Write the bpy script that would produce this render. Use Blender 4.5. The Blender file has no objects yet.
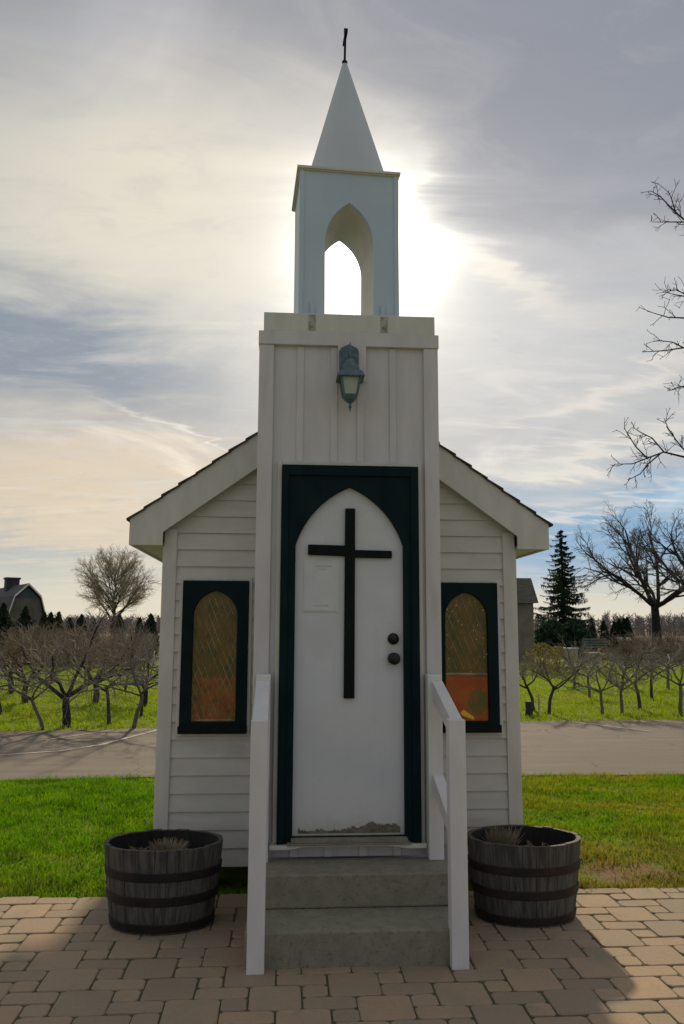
import bpy, math, random
import numpy as np
from mathutils import Vector, Matrix

R = math.radians
scene = bpy.context.scene
col = scene.collection
PI = math.pi

# ------------------------------------------------------------------ camera
F, YAW, PITCH, ROLL, CX, CD, CH = 815.53, 0.06927, 0.14216, 0.00415, -0.3775, 5.4395, 1.62
cy_, sy_ = math.cos(YAW), math.sin(YAW)
cp_, sp_ = math.cos(PITCH), math.sin(PITCH)
e_u = Vector((cy_, -sy_, 0)); e_f = Vector((cp_ * sy_, cp_ * cy_, sp_)); e_z = Vector((-sp_ * sy_, -sp_ * cy_, cp_))
right = math.cos(ROLL) * e_u + math.sin(ROLL) * e_z
up = -math.sin(ROLL) * e_u + math.cos(ROLL) * e_z
cam_d = bpy.data.cameras.new('camera'); cam = bpy.data.objects.new('camera', cam_d); col.objects.link(cam)
cam.matrix_world = Matrix(((right.x, up.x, -e_f.x, CX), (right.y, up.y, -e_f.y, -CD), (right.z, up.z, -e_f.z, CH), (0, 0, 0, 1)))
cam_d.sensor_fit = 'VERTICAL'; cam_d.sensor_height = 36.0; cam_d.lens = F / 1024 * 36.0
cam_d.clip_start = 0.05; cam_d.clip_end = 4000
scene.camera = cam
CAM = Vector((CX, -CD, CH))

def ray(x, y):
    return (right * ((x - 342) / F) + up * (-(y - 512) / F) + e_f)
def at(x, y, dist):                     # world point seen at (x, y), dist metres ahead along the chapel axis
    d = ray(x, y); return CAM + d * (dist / d.y)
def gr(x, y, z=0.0):                    # ground point
    d = ray(x, y); return CAM + d * ((z - CH) / d.z)

SUN = Vector((0.079, 0.893, 0.443)).normalized()

# ------------------------------------------------------------------ mesh helpers
class MB:
    def __init__(self): self.v = []; self.f = []
    def add(self, vs, fs):
        o = len(self.v); self.v.extend([tuple(p) for p in vs]); self.f.extend([tuple(i + o for i in q) for q in fs]); return self
    def box(self, x0, x1, y0, y1, z0, z1):
        return self.add([(x0,y0,z0),(x1,y0,z0),(x1,y1,z0),(x0,y1,z0),(x0,y0,z1),(x1,y0,z1),(x1,y1,z1),(x0,y1,z1)],
                        [(0,3,2,1),(4,5,6,7),(0,1,5,4),(1,2,6,5),(2,3,7,6),(3,0,4,7)])
    def prism(self, poly, y0, y1):      # polygon in x,z extruded in y (poly counter-clockwise seen from -y)
        n = len(poly)
        vs = [(x, y0, z) for x, z in poly] + [(x, y1, z) for x, z in poly]
        fs = [tuple(range(n)), tuple(range(2*n-1, n-1, -1))]
        for i in range(n):
            j = (i + 1) % n; fs.append((i, i + n, j + n, j))
        return self.add(vs, fs)
    def prism_x(self, poly, x0, x1):    # polygon in y,z extruded in x
        n = len(poly)
        vs = [(x0, y, z) for y, z in poly] + [(x1, y, z) for y, z in poly]
        fs = [tuple(range(n-1, -1, -1)), tuple(range(n, 2*n))]
        for i in range(n):
            j = (i + 1) % n; fs.append((i, j, j + n, i + n))
        return self.add(vs, fs)
    def ring(self, outer, inner, y0, y1):   # face with a hole, both loops with the same number of points, in x,z
        n = len(outer)
        vs = [(x, y0, z) for x, z in outer] + [(x, y0, z) for x, z in inner] + [(x, y1, z) for x, z in outer] + [(x, y1, z) for x, z in inner]
        fs = []
        for i in range(n):
            j = (i + 1) % n
            fs += [(i, j, n + j, n + i), (2*n + i, 3*n + i, 3*n + j, 2*n + j), (i, 2*n + i, 2*n + j, j), (n + i, n + j, 3*n + j, 3*n + i)]
        return self.add(vs, fs)
    def tube(self, pts, rad, sides=5, cap=True):
        pts = [Vector(p) for p in pts]; n = len(pts); vs = []; fs = []
        ref = None
        for i, p in enumerate(pts):
            t = (pts[min(i+1, n-1)] - pts[max(i-1, 0)])
            t = t.normalized() if t.length > 1e-9 else Vector((0, 0, 1))
            if ref is None:
                ref = t.cross(Vector((0.31, 0.95, 0.1)))
                if ref.length < 1e-3: ref = t.cross(Vector((1, 0, 0)))
            ref = (ref - t * ref.dot(t)).normalized(); b = t.cross(ref)
            for k in range(sides):
                a = 2 * PI * k / sides
                vs.append(p + (ref * math.cos(a) + b * math.sin(a)) * rad[i])
        for i in range(n - 1):
            for k in range(sides):
                k2 = (k + 1) % sides
                fs.append((i*sides + k, i*sides + k2, (i+1)*sides + k2, (i+1)*sides + k))
        if cap and sides > 3:
            fs.append(tuple(range(sides - 1, -1, -1))); fs.append(tuple((n-1)*sides + k for k in range(sides)))
        return self.add(vs, fs)
    def lathe(self, prof, n=32, cx=0, cy=0, a0=0):
        vs = []; fs = []
        for r, z in prof:
            for k in range(n):
                a = a0 + 2 * PI * k / n
                vs.append((cx + r * math.cos(a), cy + r * math.sin(a), z))
        for i in range(len(prof) - 1):
            for k in range(n):
                k2 = (k + 1) % n
                fs.append((i*n + k, i*n + k2, (i+1)*n + k2, (i+1)*n + k))
        if prof[0][0] > 1e-6: fs.append(tuple(range(n - 1, -1, -1)))
        if prof[-1][0] > 1e-6: fs.append(tuple((len(prof)-1)*n + k for k in range(n)))
        return self.add(vs, fs)
    def build(self, name, mat, parent=None, bevel=0, smooth=False, seg=2):
        me = bpy.data.meshes.new(name); me.from_pydata(self.v, [], self.f); me.update()
        me.materials.append(mat)
        if smooth: me.polygons.foreach_set('use_smooth', [True] * len(me.polygons))
        o = bpy.data.objects.new(name, me); col.objects.link(o)
        if parent: o.parent = parent
        if bevel:
            m = o.modifiers.new('bevel', 'BEVEL'); m.width = bevel; m.segments = seg; m.limit_method = 'ANGLE'; m.angle_limit = R(40)
        return o

def tris_obj(name, mat, V, T, parent=None):
    """fast mesh from numpy: V (n,3), T (m,k)"""
    me = bpy.data.meshes.new(name); k = T.shape[1]
    me.vertices.add(len(V)); me.vertices.foreach_set('co', np.ascontiguousarray(V, dtype=np.float32).ravel())
    me.loops.add(T.size); me.loops.foreach_set('vertex_index', np.ascontiguousarray(T, dtype=np.int32).ravel())
    me.polygons.add(len(T)); me.polygons.foreach_set('loop_start', np.arange(0, T.size, k, dtype=np.int32))
    me.update(calc_edges=True); me.materials.append(mat)
    o = bpy.data.objects.new(name, me); col.objects.link(o)
    if parent: o.parent = parent
    return o

def tag(o, label=None, cat=None, group=None, kind=None):
    if label: o['label'] = label
    if cat: o['category'] = cat
    if group: o['group'] = group
    if kind: o['kind'] = kind
    return o
def thing(name, label, cat, loc=(0, 0, 0), rz=0, group=None):
    o = bpy.data.objects.new(name, None); col.objects.link(o); o.location = loc; o.rotation_euler = (0, 0, rz)
    o.empty_display_size = 0.1
    return tag(o, label, cat, group)
def dup(root, loc, rz=0.0, sc=(1, 1, 1), label=None):
    r = root.copy(); col.objects.link(r); r.location = loc; r.rotation_euler = (0, 0, rz); r.scale = sc
    if label: r['label'] = label
    for ch in list(root.children):
        c = ch.copy(); col.objects.link(c); c.parent = r
        for g in list(ch.children):
            d = g.copy(); col.objects.link(d); d.parent = c
    return r

# ------------------------------------------------------------------ materials
class NT:
    def __init__(self, tree): self.t = tree; self.n = tree.nodes; self.l = tree.links
    def node(self, typ, **kw):
        nd = self.n.new(typ)
        for k, v in kw.items(): setattr(nd, k, v)
        return nd
    def put(self, sock, val):
        if isinstance(val, bpy.types.NodeSocket): self.l.new(val, sock)
        elif isinstance(val, (tuple, list)) and len(val) == 3 and len(sock.default_value) == 4: sock.default_value = (*val, 1)
        else: sock.default_value = val
    def math(self, op, a, b=None, c=None, clamp=False):
        nd = self.node('ShaderNodeMath', operation=op, use_clamp=clamp); self.put(nd.inputs[0], a)
        if b is not None: self.put(nd.inputs[1], b)
        if c is not None: self.put(nd.inputs[2], c)
        return nd.outputs[0]
    def mix(self, f, a, b, mode='MIX'):
        nd = self.node('ShaderNodeMix', data_type='RGBA', blend_type=mode); self.put(nd.inputs[0], f); self.put(nd.inputs[6], a); self.put(nd.inputs[7], b)
        return nd.outputs[2]
    def noise(self, vec, scale, detail=4, rough=0.55, dist=0.0):
        nd = self.node('ShaderNodeTexNoise'); self.put(nd.inputs['Scale'], scale); nd.inputs['Detail'].default_value = detail
        nd.inputs['Roughness'].default_value = rough; nd.inputs['Distortion'].default_value = dist
        if vec is not None: self.l.new(vec, nd.inputs['Vector'])
        return nd.outputs['Fac']
    def mapping(self, vec, scale=(1, 1, 1), rot=(0, 0, 0), loc=(0, 0, 0)):
        nd = self.node('ShaderNodeMapping'); self.l.new(vec, nd.inputs[0]); nd.inputs['Scale'].default_value = scale
        nd.inputs['Rotation'].default_value = rot; nd.inputs['Location'].default_value = loc
        return nd.outputs[0]
    def ramp(self, f, lo, hi):
        nd = self.node('ShaderNodeMapRange', interpolation_type='SMOOTHSTEP'); self.put(nd.inputs[0], f)
        nd.inputs[1].default_value = lo; nd.inputs[2].default_value = hi
        return nd.outputs[0]

def base_mat(name):
    m = bpy.data.materials.new(name); m.use_nodes = True; nt = NT(m.node_tree)
    return m, nt, m.node_tree.nodes['Principled BSDF'], nt.node('ShaderNodeTexCoord')
def mat(name, c1, c2=None, rough=0.6, scale=6, stretch=(1, 1, 1), bump=0.0, bscale=40, metal=0.0, lo=0.35, hi=0.65, c3=None, s3=2, lo3=.55, hi3=.7, spec=0.5, coat=0, world=False, trans=0.0):
    m, nt, bs, tc = base_mat(name)
    vec = nt.node('ShaderNodeNewGeometry').outputs['Position'] if world else tc.outputs['Object']
    v = nt.mapping(vec, stretch)
    c = c1
    if c2:
        c = nt.mix(nt.ramp(nt.noise(v, scale, 6, .6), lo, hi), c1, c2)
    if c3:
        c = nt.mix(nt.ramp(nt.noise(nt.mapping(vec, stretch, loc=(7, 3, 1)), s3, 6, .65), lo3, hi3), c, c3)
    nt.put(bs.inputs['Base Color'], c)
    bs.inputs['Roughness'].default_value = rough; bs.inputs['Metallic'].default_value = metal
    bs.inputs['Specular IOR Level'].default_value = spec
    if coat: bs.inputs['Coat Weight'].default_value = coat
    if bump:
        b = nt.node('ShaderNodeBump'); b.inputs['Strength'].default_value = bump; b.inputs['Distance'].default_value = 0.01
        nt.l.new(nt.noise(nt.mapping(vec, stretch), bscale, 5, .6), b.inputs['Height']); nt.l.new(b.outputs[0], bs.inputs['Normal'])
    if trans:
        out = m.node_tree.nodes['Material Output']
        tl = nt.node('ShaderNodeBsdfTranslucent'); nt.put(tl.inputs[0], c)
        mx = nt.node('ShaderNodeMixShader'); mx.inputs[0].default_value = trans
        nt.l.new(bs.outputs[0], mx.inputs[1]); nt.l.new(tl.outputs[0], mx.inputs[2]); nt.l.new(mx.outputs[0], out.inputs[0])
    return m

M = {}
M['siding'] = mat('siding', (.535, .535, .485), (.605, .60, .55), .5, 3, (1, 1, 3), .05, 60, c3=(.46, .445, .38), s3=1.6, lo3=.56, hi3=.78)
M['trim'] = mat('trim', (.56, .56, .51), (.62, .615, .57), .5, 4, (3, 3, .7), .06, 50, c3=(.50, .47, .40), s3=2.2, lo3=.58, hi3=.8)
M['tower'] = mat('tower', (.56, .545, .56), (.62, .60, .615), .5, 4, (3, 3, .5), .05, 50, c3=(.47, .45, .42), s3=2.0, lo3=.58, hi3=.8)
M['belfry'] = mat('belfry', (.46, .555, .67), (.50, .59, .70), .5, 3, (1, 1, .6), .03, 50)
M['belfry_in'] = mat('belfry_inside', (.54, .55, .50), (.60, .61, .56), .55, 5)
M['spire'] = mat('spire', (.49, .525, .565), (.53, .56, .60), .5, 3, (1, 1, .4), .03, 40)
def door_mat():
    m, nt, bs, tc = base_mat('door_paint'); v = tc.outputs['Object']
    c = nt.mix(nt.ramp(nt.noise(nt.mapping(v, (1, 1, 1.4)), 2.2, 6, .6), .35, .65), (.57, .595, .63), (.62, .64, .665))
    c = nt.mix(nt.ramp(nt.noise(nt.mapping(v, (5, 5, .5), loc=(3, 1, 2)), 3.0, 6, .65), .55, .85), c, (.50, .50, .49))
    c = nt.mix(nt.math('MULTIPLY', nt.ramp(nt.noise(nt.mapping(v, (1, 1, 1), loc=(1, 4, 2)), 60, 3, .6), .66, .76), .5), c, (.40, .38, .34))
    def stain(x, z, rx, rz, k, cc, cur):          # hand grime by the knob, weathering along the foot
        d = nt.node('ShaderNodeVectorMath', operation='LENGTH'); nt.l.new(nt.mapping(v, (1 / rx, 0, 1 / rz), loc=(-x / rx, 0, -z / rz)), d.inputs[0])
        q = nt.math('ADD', d.outputs['Value'], nt.math('MULTIPLY', nt.math('SUBTRACT', nt.noise(nt.mapping(v, (1, 1, .5)), 14, 5, .7), .5), 1.3))
        return nt.mix(nt.math('MULTIPLY', nt.math('SUBTRACT', 1.0, nt.ramp(q, .3, 1.1)), k), cur, cc)
    c = stain(.27, 1.50, .07, .16, .45, (.38, .36, .31), c); c = stain(0, .44, .6, .13, .5, (.42, .40, .33), c); c = stain(-.17, 1.55, .10, .14, .25, (.48, .46, .40), c)
    nt.put(bs.inputs['Base Color'], c); bs.inputs['Roughness'].default_value = .42
    b = nt.node('ShaderNodeBump'); b.inputs['Strength'].default_value = .05; b.inputs['Distance'].default_value = .01
    nt.l.new(nt.noise(nt.mapping(v, (1, 1, .15)), 70, 4, .6), b.inputs['Height']); nt.l.new(b.outputs[0], bs.inputs['Normal'])
    return m
M['door'] = door_mat()
M['teal'] = mat('dark_teal_paint', (.002, .0105, .0135), (.004, .016, .019), .55, 8, (1, 1, .5), .05, 60, spec=.12)
M['black_teal'] = mat('black_paint', (.003, .005, .006), (.006, .009, .010), .6, 12, (1, 1, .5), .08, 80, spec=.15)
M['bare'] = mat('bare_wood', (.20, .19, .14), (.11, .105, .075), .8, 40, bump=.3)
M['paper'] = mat('faded_paper', (.56, .59, .62), (.61, .625, .635), .7, 9)
M['paper_ink'] = mat('stained_tape', (.44, .42, .35), (.54, .53, .49), .7, 30)
M['dark_metal'] = mat('dark_metal', (.012, .014, .014), (.03, .03, .028), .35, 20, metal=.6)
M['lantern'] = mat('lantern_paint', (.055, .105, .135), (.10, .17, .20), .55, 25, bump=.1, c3=(.12, .13, .12), s3=18, lo3=.55, hi3=.7)
M['frosted'] = mat('frosted_glass', (.36, .42, .37), (.44, .48, .42), .25, 9)
M['shingle'] = mat('shingle', (.035, .034, .036), (.07, .067, .065), .9, 30, bump=.5, bscale=200)
M['concrete'] = mat('concrete', (.205, .195, .145), (.25, .238, .18), .9, 14, bump=.5, bscale=110, c3=(.13, .125, .095), s3=45, lo3=.52, hi3=.72)
M['post'] = mat('post_paint', (.63, .625, .62), (.69, .68, .67), .5, 4, (2, 2, .6), .08, 60, c3=(.24, .21, .165), s3=16, lo3=.70, hi3=.72)
M['block'] = mat('block', (.10, .10, .095), (.17, .165, .155), .9, 10, bump=.3)
M['stave'] = mat('stave', (.045, .042, .036), (.105, .099, .086), .8, 5, (9, 9, .6), .2, 90, c3=(.022, .034, .026), s3=3.0, lo3=.5, hi3=.7)
M['hoop'] = mat('hoop', (.015, .014, .013), (.034, .021, .015), .6, 7, bump=.2, bscale=70, metal=.3)
M['hoop_dark'] = mat('hoop_dark', (.010, .010, .010), (.022, .016, .013), .6, 7, bump=.2, bscale=70, metal=.3)
M['dark_stave'] = mat('dark_stave_wood', (.008, .008, .007), (.018, .017, .015), .9, 14, (3, 3, .6), .4, 60)
M['soil'] = mat('soil', (.02, .015, .010), (.05, .038, .025), .95, 18, bump=.6, bscale=50)
M['straw'] = mat('straw', (.34, .28, .18), (.50, .42, .29), .8, 12, trans=.25)
M['grass'] = mat('grass_blade', (.085, .21, .004), (.13, .27, .006), .65, 1.3, world=True, c3=(.21, .25, .02), s3=.7, lo3=.55, hi3=.75, trans=.45, spec=.2)
M['grass_far'] = mat('grass_far', (.22, .33, .004), (.28, .38, .006), .65, .8, world=True, c3=(.33, .34, .02), s3=.4, lo3=.5, hi3=.75, trans=.5, spec=.2)
M['bark'] = mat('bark', (.035, .030, .026), (.075, .065, .055), .9, 10, (3, 3, .6), .4, 30)
M['bark_grey'] = mat('bark_grey', (.10, .09, .08), (.17, .155, .14), .9, 10, (3, 3, .6), .4, 30)
M['bark_black'] = mat('bark_black', (.016, .015, .016), (.035, .032, .03), .9, 6, (3, 3, .6), .3, 20)
M['twig'] = mat('twig', (.17, .145, .118), (.27, .235, .19), .85, 2)
M['twig_red'] = mat('twig_red', (.18, .125, .095), (.26, .19, .145), .85, 2)
M['twig_pale'] = mat('twig_pale', (.28, .25, .15), (.36, .33, .21), .85, .5)
M['spruce'] = mat('spruce_needles', (.016, .046, .024), (.028, .068, .032), .8, 1.5, trans=.2)
M['cedar'] = mat('cedar_leaf', (.014, .030, .014), (.032, .052, .02), .85, 1.2, trans=.1)
M['yellow_leaf'] = mat('yellow_leaf', (.25, .20, .03), (.13, .125, .035), .8, 3, trans=.3)
M['orange_leaf'] = mat('orange_leaf', (.30, .13, .03), (.22, .10, .03), .8, 4, trans=.2)
M['barn_wall'] = mat('barn_wall', (.10, .10, .085), (.16, .15, .125), .85, 1.2, (3, 3, .4))
M['barn_teal'] = mat('barn_teal', (.045, .085, .095), (.06, .10, .11), .8, 1.2)
M['barn_roof'] = mat('barn_roof', (.035, .032, .045), (.055, .05, .065), .8, 1)
M['house_wall'] = mat('house_wall', (.15, .13, .11), (.20, .175, .15), .85, 2)
M['house_roof'] = mat('house_roof', (.10, .095, .085), (.14, .13, .115), .85, 2, (1, 1, 6))
M['dark_glass'] = mat('dark_glass', (.02, .025, .03), (.03, .035, .04), .1, 2)
M['white_paint'] = mat('white_paint', (.65, .65, .62), (.75, .75, .72), .6, 5)
M['stone_pale'] = mat('stone_pale', (.34, .31, .26), (.44, .40, .34), .85, 3)
M['bench_green'] = mat('bench_green', (.10, .14, .12), (.15, .19, .16), .7, 5)
M['far_wood'] = mat('far_wood', (.20, .185, .18), (.27, .25, .24), .95, .05)  # greys lightened: haze of distance put into the colour
M['lead'] = mat('lead', (.36, .31, .16), (.16, .13, .06), .4, 9)

def glass_mat(name, cols, scale, glow, chips=0):
    m, nt, bs, tc = base_mat(name)
    v = tc.outputs['Object']
    n1 = nt.ramp(nt.noise(v, scale, 3, .6), .35, .65); n2 = nt.ramp(nt.noise(nt.mapping(v, (1, 1, .6), loc=(3, 1, 5)), scale * 1.7, 4, .7), .4, .68)
    c = nt.mix(n1, cols[0], cols[1]); c = nt.mix(n2, c, cols[2])
    if chips:                                    # small clear chips pressed into the pane
        vo = nt.node('ShaderNodeTexVoronoi'); vo.inputs['Scale'].default_value = chips; nt.l.new(nt.mapping(v, (1, 0, .6)), vo.inputs['Vector'])
        c = nt.mix(nt.math('LESS_THAN', vo.outputs['Distance'], nt.math('MULTIPLY', nt.noise(v, 7, 2), .22)), c, (.62, .56, .34))
    nt.put(bs.inputs['Base Color'], c); bs.inputs['Roughness'].default_value = .28
    b = nt.node('ShaderNodeBump'); b.inputs['Strength'].default_value = .35; b.inputs['Distance'].default_value = .004
    nt.l.new(nt.noise(v, 90, 3, .6), b.inputs['Height']); nt.l.new(b.outputs[0], bs.inputs['Normal'])
    if glow:                                     # faint glow added to the panes, standing in for light through the glass
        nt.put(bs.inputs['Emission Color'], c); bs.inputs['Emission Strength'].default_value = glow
    return m
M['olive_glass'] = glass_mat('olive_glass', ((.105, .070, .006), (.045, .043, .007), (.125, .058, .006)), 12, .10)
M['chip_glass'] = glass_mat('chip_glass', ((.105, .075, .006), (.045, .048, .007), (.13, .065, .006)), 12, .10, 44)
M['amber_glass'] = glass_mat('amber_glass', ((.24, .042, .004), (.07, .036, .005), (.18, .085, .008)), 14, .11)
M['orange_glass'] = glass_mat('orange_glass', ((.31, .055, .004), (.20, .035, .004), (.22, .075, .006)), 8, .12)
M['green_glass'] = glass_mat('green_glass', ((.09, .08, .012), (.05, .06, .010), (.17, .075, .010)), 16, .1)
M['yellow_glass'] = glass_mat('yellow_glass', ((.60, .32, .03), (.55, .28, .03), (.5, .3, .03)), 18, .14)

def paver_mat():
    m, nt, bs, tc = base_mat('paver')
    at_ = nt.node('ShaderNodeAttribute', attribute_name='tone'); f = at_.outputs['Fac']
    pos = nt.node('ShaderNodeNewGeometry').outputs['Position']
    c = nt.mix(f, (.26, .21, .15), (.37, .265, .172))
    c = nt.mix(nt.ramp(nt.noise(pos, 3.1, 5, .6), .45, .75), c, (.25, .21, .145))
    c = nt.mix(nt.math('MULTIPLY', nt.ramp(nt.noise(pos, 46, 5, .7), .52, .72), .45), c, (.17, .135, .10))
    c = nt.mix(nt.math('MULTIPLY', nt.ramp(nt.noise(pos, 1.1, 6, .7), .55, .75), .5), c, (.15, .138, .085))
    nt.put(bs.inputs['Base Color'], c); bs.inputs['Roughness'].default_value = .85; bs.inputs['Specular IOR Level'].default_value = .3
    b = nt.node('ShaderNodeBump'); b.inputs['Strength'].default_value = .5; b.inputs['Distance'].default_value = .006
    nt.l.new(nt.noise(pos, 38, 7, .7), b.inputs['Height']); nt.l.new(b.outputs[0], bs.inputs['Normal'])
    return m
M['paver'] = paver_mat()
M['joint'] = mat('joint_sand', (.085, .075, .045), (.05, .065, .02), .95, 5, bump=.5, bscale=60, world=True)

def lawn_mat():
    m, nt, bs, tc = base_mat('lawn_blade'); out = m.node_tree.nodes['Material Output']
    pos = nt.node('ShaderNodeNewGeometry').outputs['Position']; sep = nt.node('ShaderNodeSeparateXYZ'); nt.l.new(pos, sep.inputs[0])
    flat = nt.mapping(pos, (1, 1.8, 0))
    c = nt.mix(nt.ramp(nt.noise(flat, 1.6, 5, .65), .35, .65), (.085, .235, .003), (.17, .33, .005))
    c = nt.mix(nt.math('MULTIPLY', nt.ramp(nt.noise(flat, 3.7, 4, .7), .50, .62), .8), c, (.035, .10, .004))
    dry = nt.ramp(nt.math('ADD', nt.math('MULTIPLY', nt.ramp(sep.outputs[0], -.5, 2.5), .17), nt.noise(flat, 1.1, 5, .65)), .52, .85)
    c = nt.mix(dry, c, (.28, .275, .02))
    c = nt.mix(nt.math('MULTIPLY', nt.math('MULTIPLY', nt.ramp(sep.outputs[0], .6, 1.8), nt.ramp(sep.outputs[1], 1.6, .3)), nt.ramp(nt.noise(flat, 1.9, 5, .7), .30, .58)), c, (.26, .19, .045))
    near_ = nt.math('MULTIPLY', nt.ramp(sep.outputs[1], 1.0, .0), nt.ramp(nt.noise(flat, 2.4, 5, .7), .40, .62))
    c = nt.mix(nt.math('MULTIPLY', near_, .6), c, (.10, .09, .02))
    nt.put(bs.inputs['Base Color'], c); bs.inputs['Roughness'].default_value = .65; bs.inputs['Specular IOR Level'].default_value = .2
    tl = nt.node('ShaderNodeBsdfTranslucent'); nt.put(tl.inputs[0], c); mx = nt.node('ShaderNodeMixShader'); mx.inputs[0].default_value = .6
    nt.l.new(bs.outputs[0], mx.inputs[1]); nt.l.new(tl.outputs[0], mx.inputs[2]); nt.l.new(mx.outputs[0], out.inputs[0])
    return m
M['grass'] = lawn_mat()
def ground_mat():
    m, nt, bs, tc = base_mat('ground_turf')
    pos = nt.node('ShaderNodeNewGeometry').outputs['Position']
    n1 = nt.ramp(nt.noise(pos, .5, 6, .65), .35, .68); n2 = nt.ramp(nt.noise(nt.mapping(pos, (1, 2.5, 1)), 2.3, 5, .7), .4, .7)
    c = nt.mix(n1, (.12, .20, .006), (.20, .27, .010)); c = nt.mix(nt.math('MULTIPLY', n2, .5), c, (.05, .075, .012))
    sep = nt.node('ShaderNodeSeparateXYZ'); nt.l.new(pos, sep.inputs[0])
    far = nt.ramp(sep.outputs[1], 22, 60)
    c = nt.mix(far, c, (.10, .095, .035))
    vfar = nt.ramp(sep.outputs[1], 60, 220); c = nt.mix(vfar, c, (.15, .12, .075))
    # bare patch in the turf on the right, and worn earth beside the patio
    d = nt.node('ShaderNodeVectorMath', operation='DISTANCE'); nt.l.new(nt.mapping(pos, (1, 1.6, 1)), d.inputs[0]); d.inputs[1].default_value = (1.95, .32 * 1.6, 0)
    dd = nt.math('ADD', d.outputs['Value'], nt.math('MULTIPLY', nt.math('SUBTRACT', nt.noise(pos, 5, 5, .7), .5), .9))
    c = nt.mix(nt.math('SUBTRACT', 1.0, nt.ramp(dd, .18, .5)), c, (.22, .15, .085))
    nt.put(bs.inputs['Base Color'], c); bs.inputs['Roughness'].default_value = .95; bs.inputs['Specular IOR Level'].default_value = .1
    b = nt.node('ShaderNodeBump'); b.inputs['Strength'].default_value = .7; b.inputs['Distance'].default_value = .04
    nt.l.new(nt.noise(pos, 14, 6, .7), b.inputs['Height']); nt.l.new(b.outputs[0], bs.inputs['Normal'])
    return m
M['ground'] = ground_mat()
def asphalt_mat():
    m, nt, bs, tc = base_mat('asphalt'); pos = nt.node('ShaderNodeNewGeometry').outputs['Position']
    c = nt.mix(nt.ramp(nt.noise(nt.mapping(pos, (.35, 2.6, 1)), 1.1, 6, .65), .35, .68), (.118, .102, .088), (.155, .134, .114))
    c = nt.mix(nt.ramp(nt.noise(pos, .45, 6, .7), .5, .72), c, (.105, .092, .082))
    c = nt.mix(nt.math('MULTIPLY', nt.ramp(nt.noise(pos, 55, 4, .7), .56, .70), .6), c, (.21, .19, .165))
    wob = nt.node('ShaderNodeVectorMath', operation='ADD'); nt.l.new(pos, wob.inputs[0]); ns = nt.node('ShaderNodeTexNoise'); ns.inputs['Scale'].default_value = 1.6; ns.inputs['Detail'].default_value = 6; nt.l.new(pos, ns.inputs['Vector']); nt.l.new(ns.outputs['Color'], wob.inputs[1])
    vo = nt.node('ShaderNodeTexVoronoi', feature='DISTANCE_TO_EDGE'); vo.inputs['Scale'].default_value = .42; nt.l.new(nt.mapping(wob.outputs[0], (1, 1, 0)), vo.inputs['Vector'])
    crack = nt.math('MULTIPLY', nt.ramp(vo.outputs['Distance'], .010, .003), nt.ramp(nt.noise(pos, .6, 3), .42, .6))
    c = nt.mix(nt.math('MULTIPLY', crack, .8), c, (.05, .045, .04))
    nt.put(bs.inputs['Base Color'], c); bs.inputs['Roughness'].default_value = .9; bs.inputs['Specular IOR Level'].default_value = .3
    b = nt.node('ShaderNodeBump'); b.inputs['Strength'].default_value = .4; b.inputs['Distance'].default_value = .008
    nt.l.new(nt.noise(pos, 120, 4, .6), b.inputs['Height']); nt.l.new(b.outputs[0], bs.inputs['Normal'])
    return m
M['asphalt'] = asphalt_mat()
M['line'] = mat('road_paint', (.42, .39, .34), (.22, .195, .17), .8, 9, world=True)

# ------------------------------------------------------------------ ground, road, patio
gm = MB(); gm.add([(-900, -400, -.03), (900, -400, -.03), (900, 1600, -.03), (-900, 1600, -.03)], [(0, 1, 2, 3)])
tag(gm.build('ground', M['ground']), kind='structure')
near = [(-60, 5.3), (-12, 4.35), (-3.4, 3.93), (-1.8, 4.06), (2.4, 3.96), (4.2, 3.93), (12, 3.9), (60, 3.6)]
farl = [(-60, 3.0 + 3.8), (-12, 7.1), (-4.8, 8.15), (-2.6, 8.6), (4.0, 9.4), (7.0, 9.5), (14, 9.75), (60, 10.5)]
rv = [(x, y, -.016) for x, y in near] + [(x, y, -.016) for x, y in farl]
rn = len(near)
rm = MB(); rm.add(rv, [(i, i + 1, rn + i + 1, rn + i) for i in range(rn - 1)])
tag(rm.build('road', M['asphalt']), kind='structure')
def strip(name, pts, w):
    b = MB(); vs = []
    for i, p in enumerate(pts):
        a = Vector(pts[max(i-1, 0)]); c = Vector(pts[min(i+1, len(pts)-1)]); t = (c - a).normalized(); n = Vector((-t.y, t.x)) * w / 2
        vs += [(p[0] + n.x, p[1] + n.y, -.011), (p[0] - n.x, p[1] - n.y, -.011)]
    b.add(vs, [(2*i, 2*i+1, 2*i+3, 2*i+2) for i in range(len(pts) - 1)])
    return tag(b.build(name, M['line']), kind='structure')
strip('road_marking', [(-6.5, 5.1), (-4.6, 5.5), (-4.02, 5.71), (-3.35, 6.04), (-2.94, 6.6), (-2.48, 8.05), (-2.35, 8.5)], .075)
strip('road_marking', [(-3.9, 7.1), (-3.7, 7.37), (-3.27, 8.08), (-3.1, 8.35)], .05)
strip('road_marking', [(4.6, 9.2), (4.875, 9.07), (5.4, 8.17), (5.6, 7.8)], .06)

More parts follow.
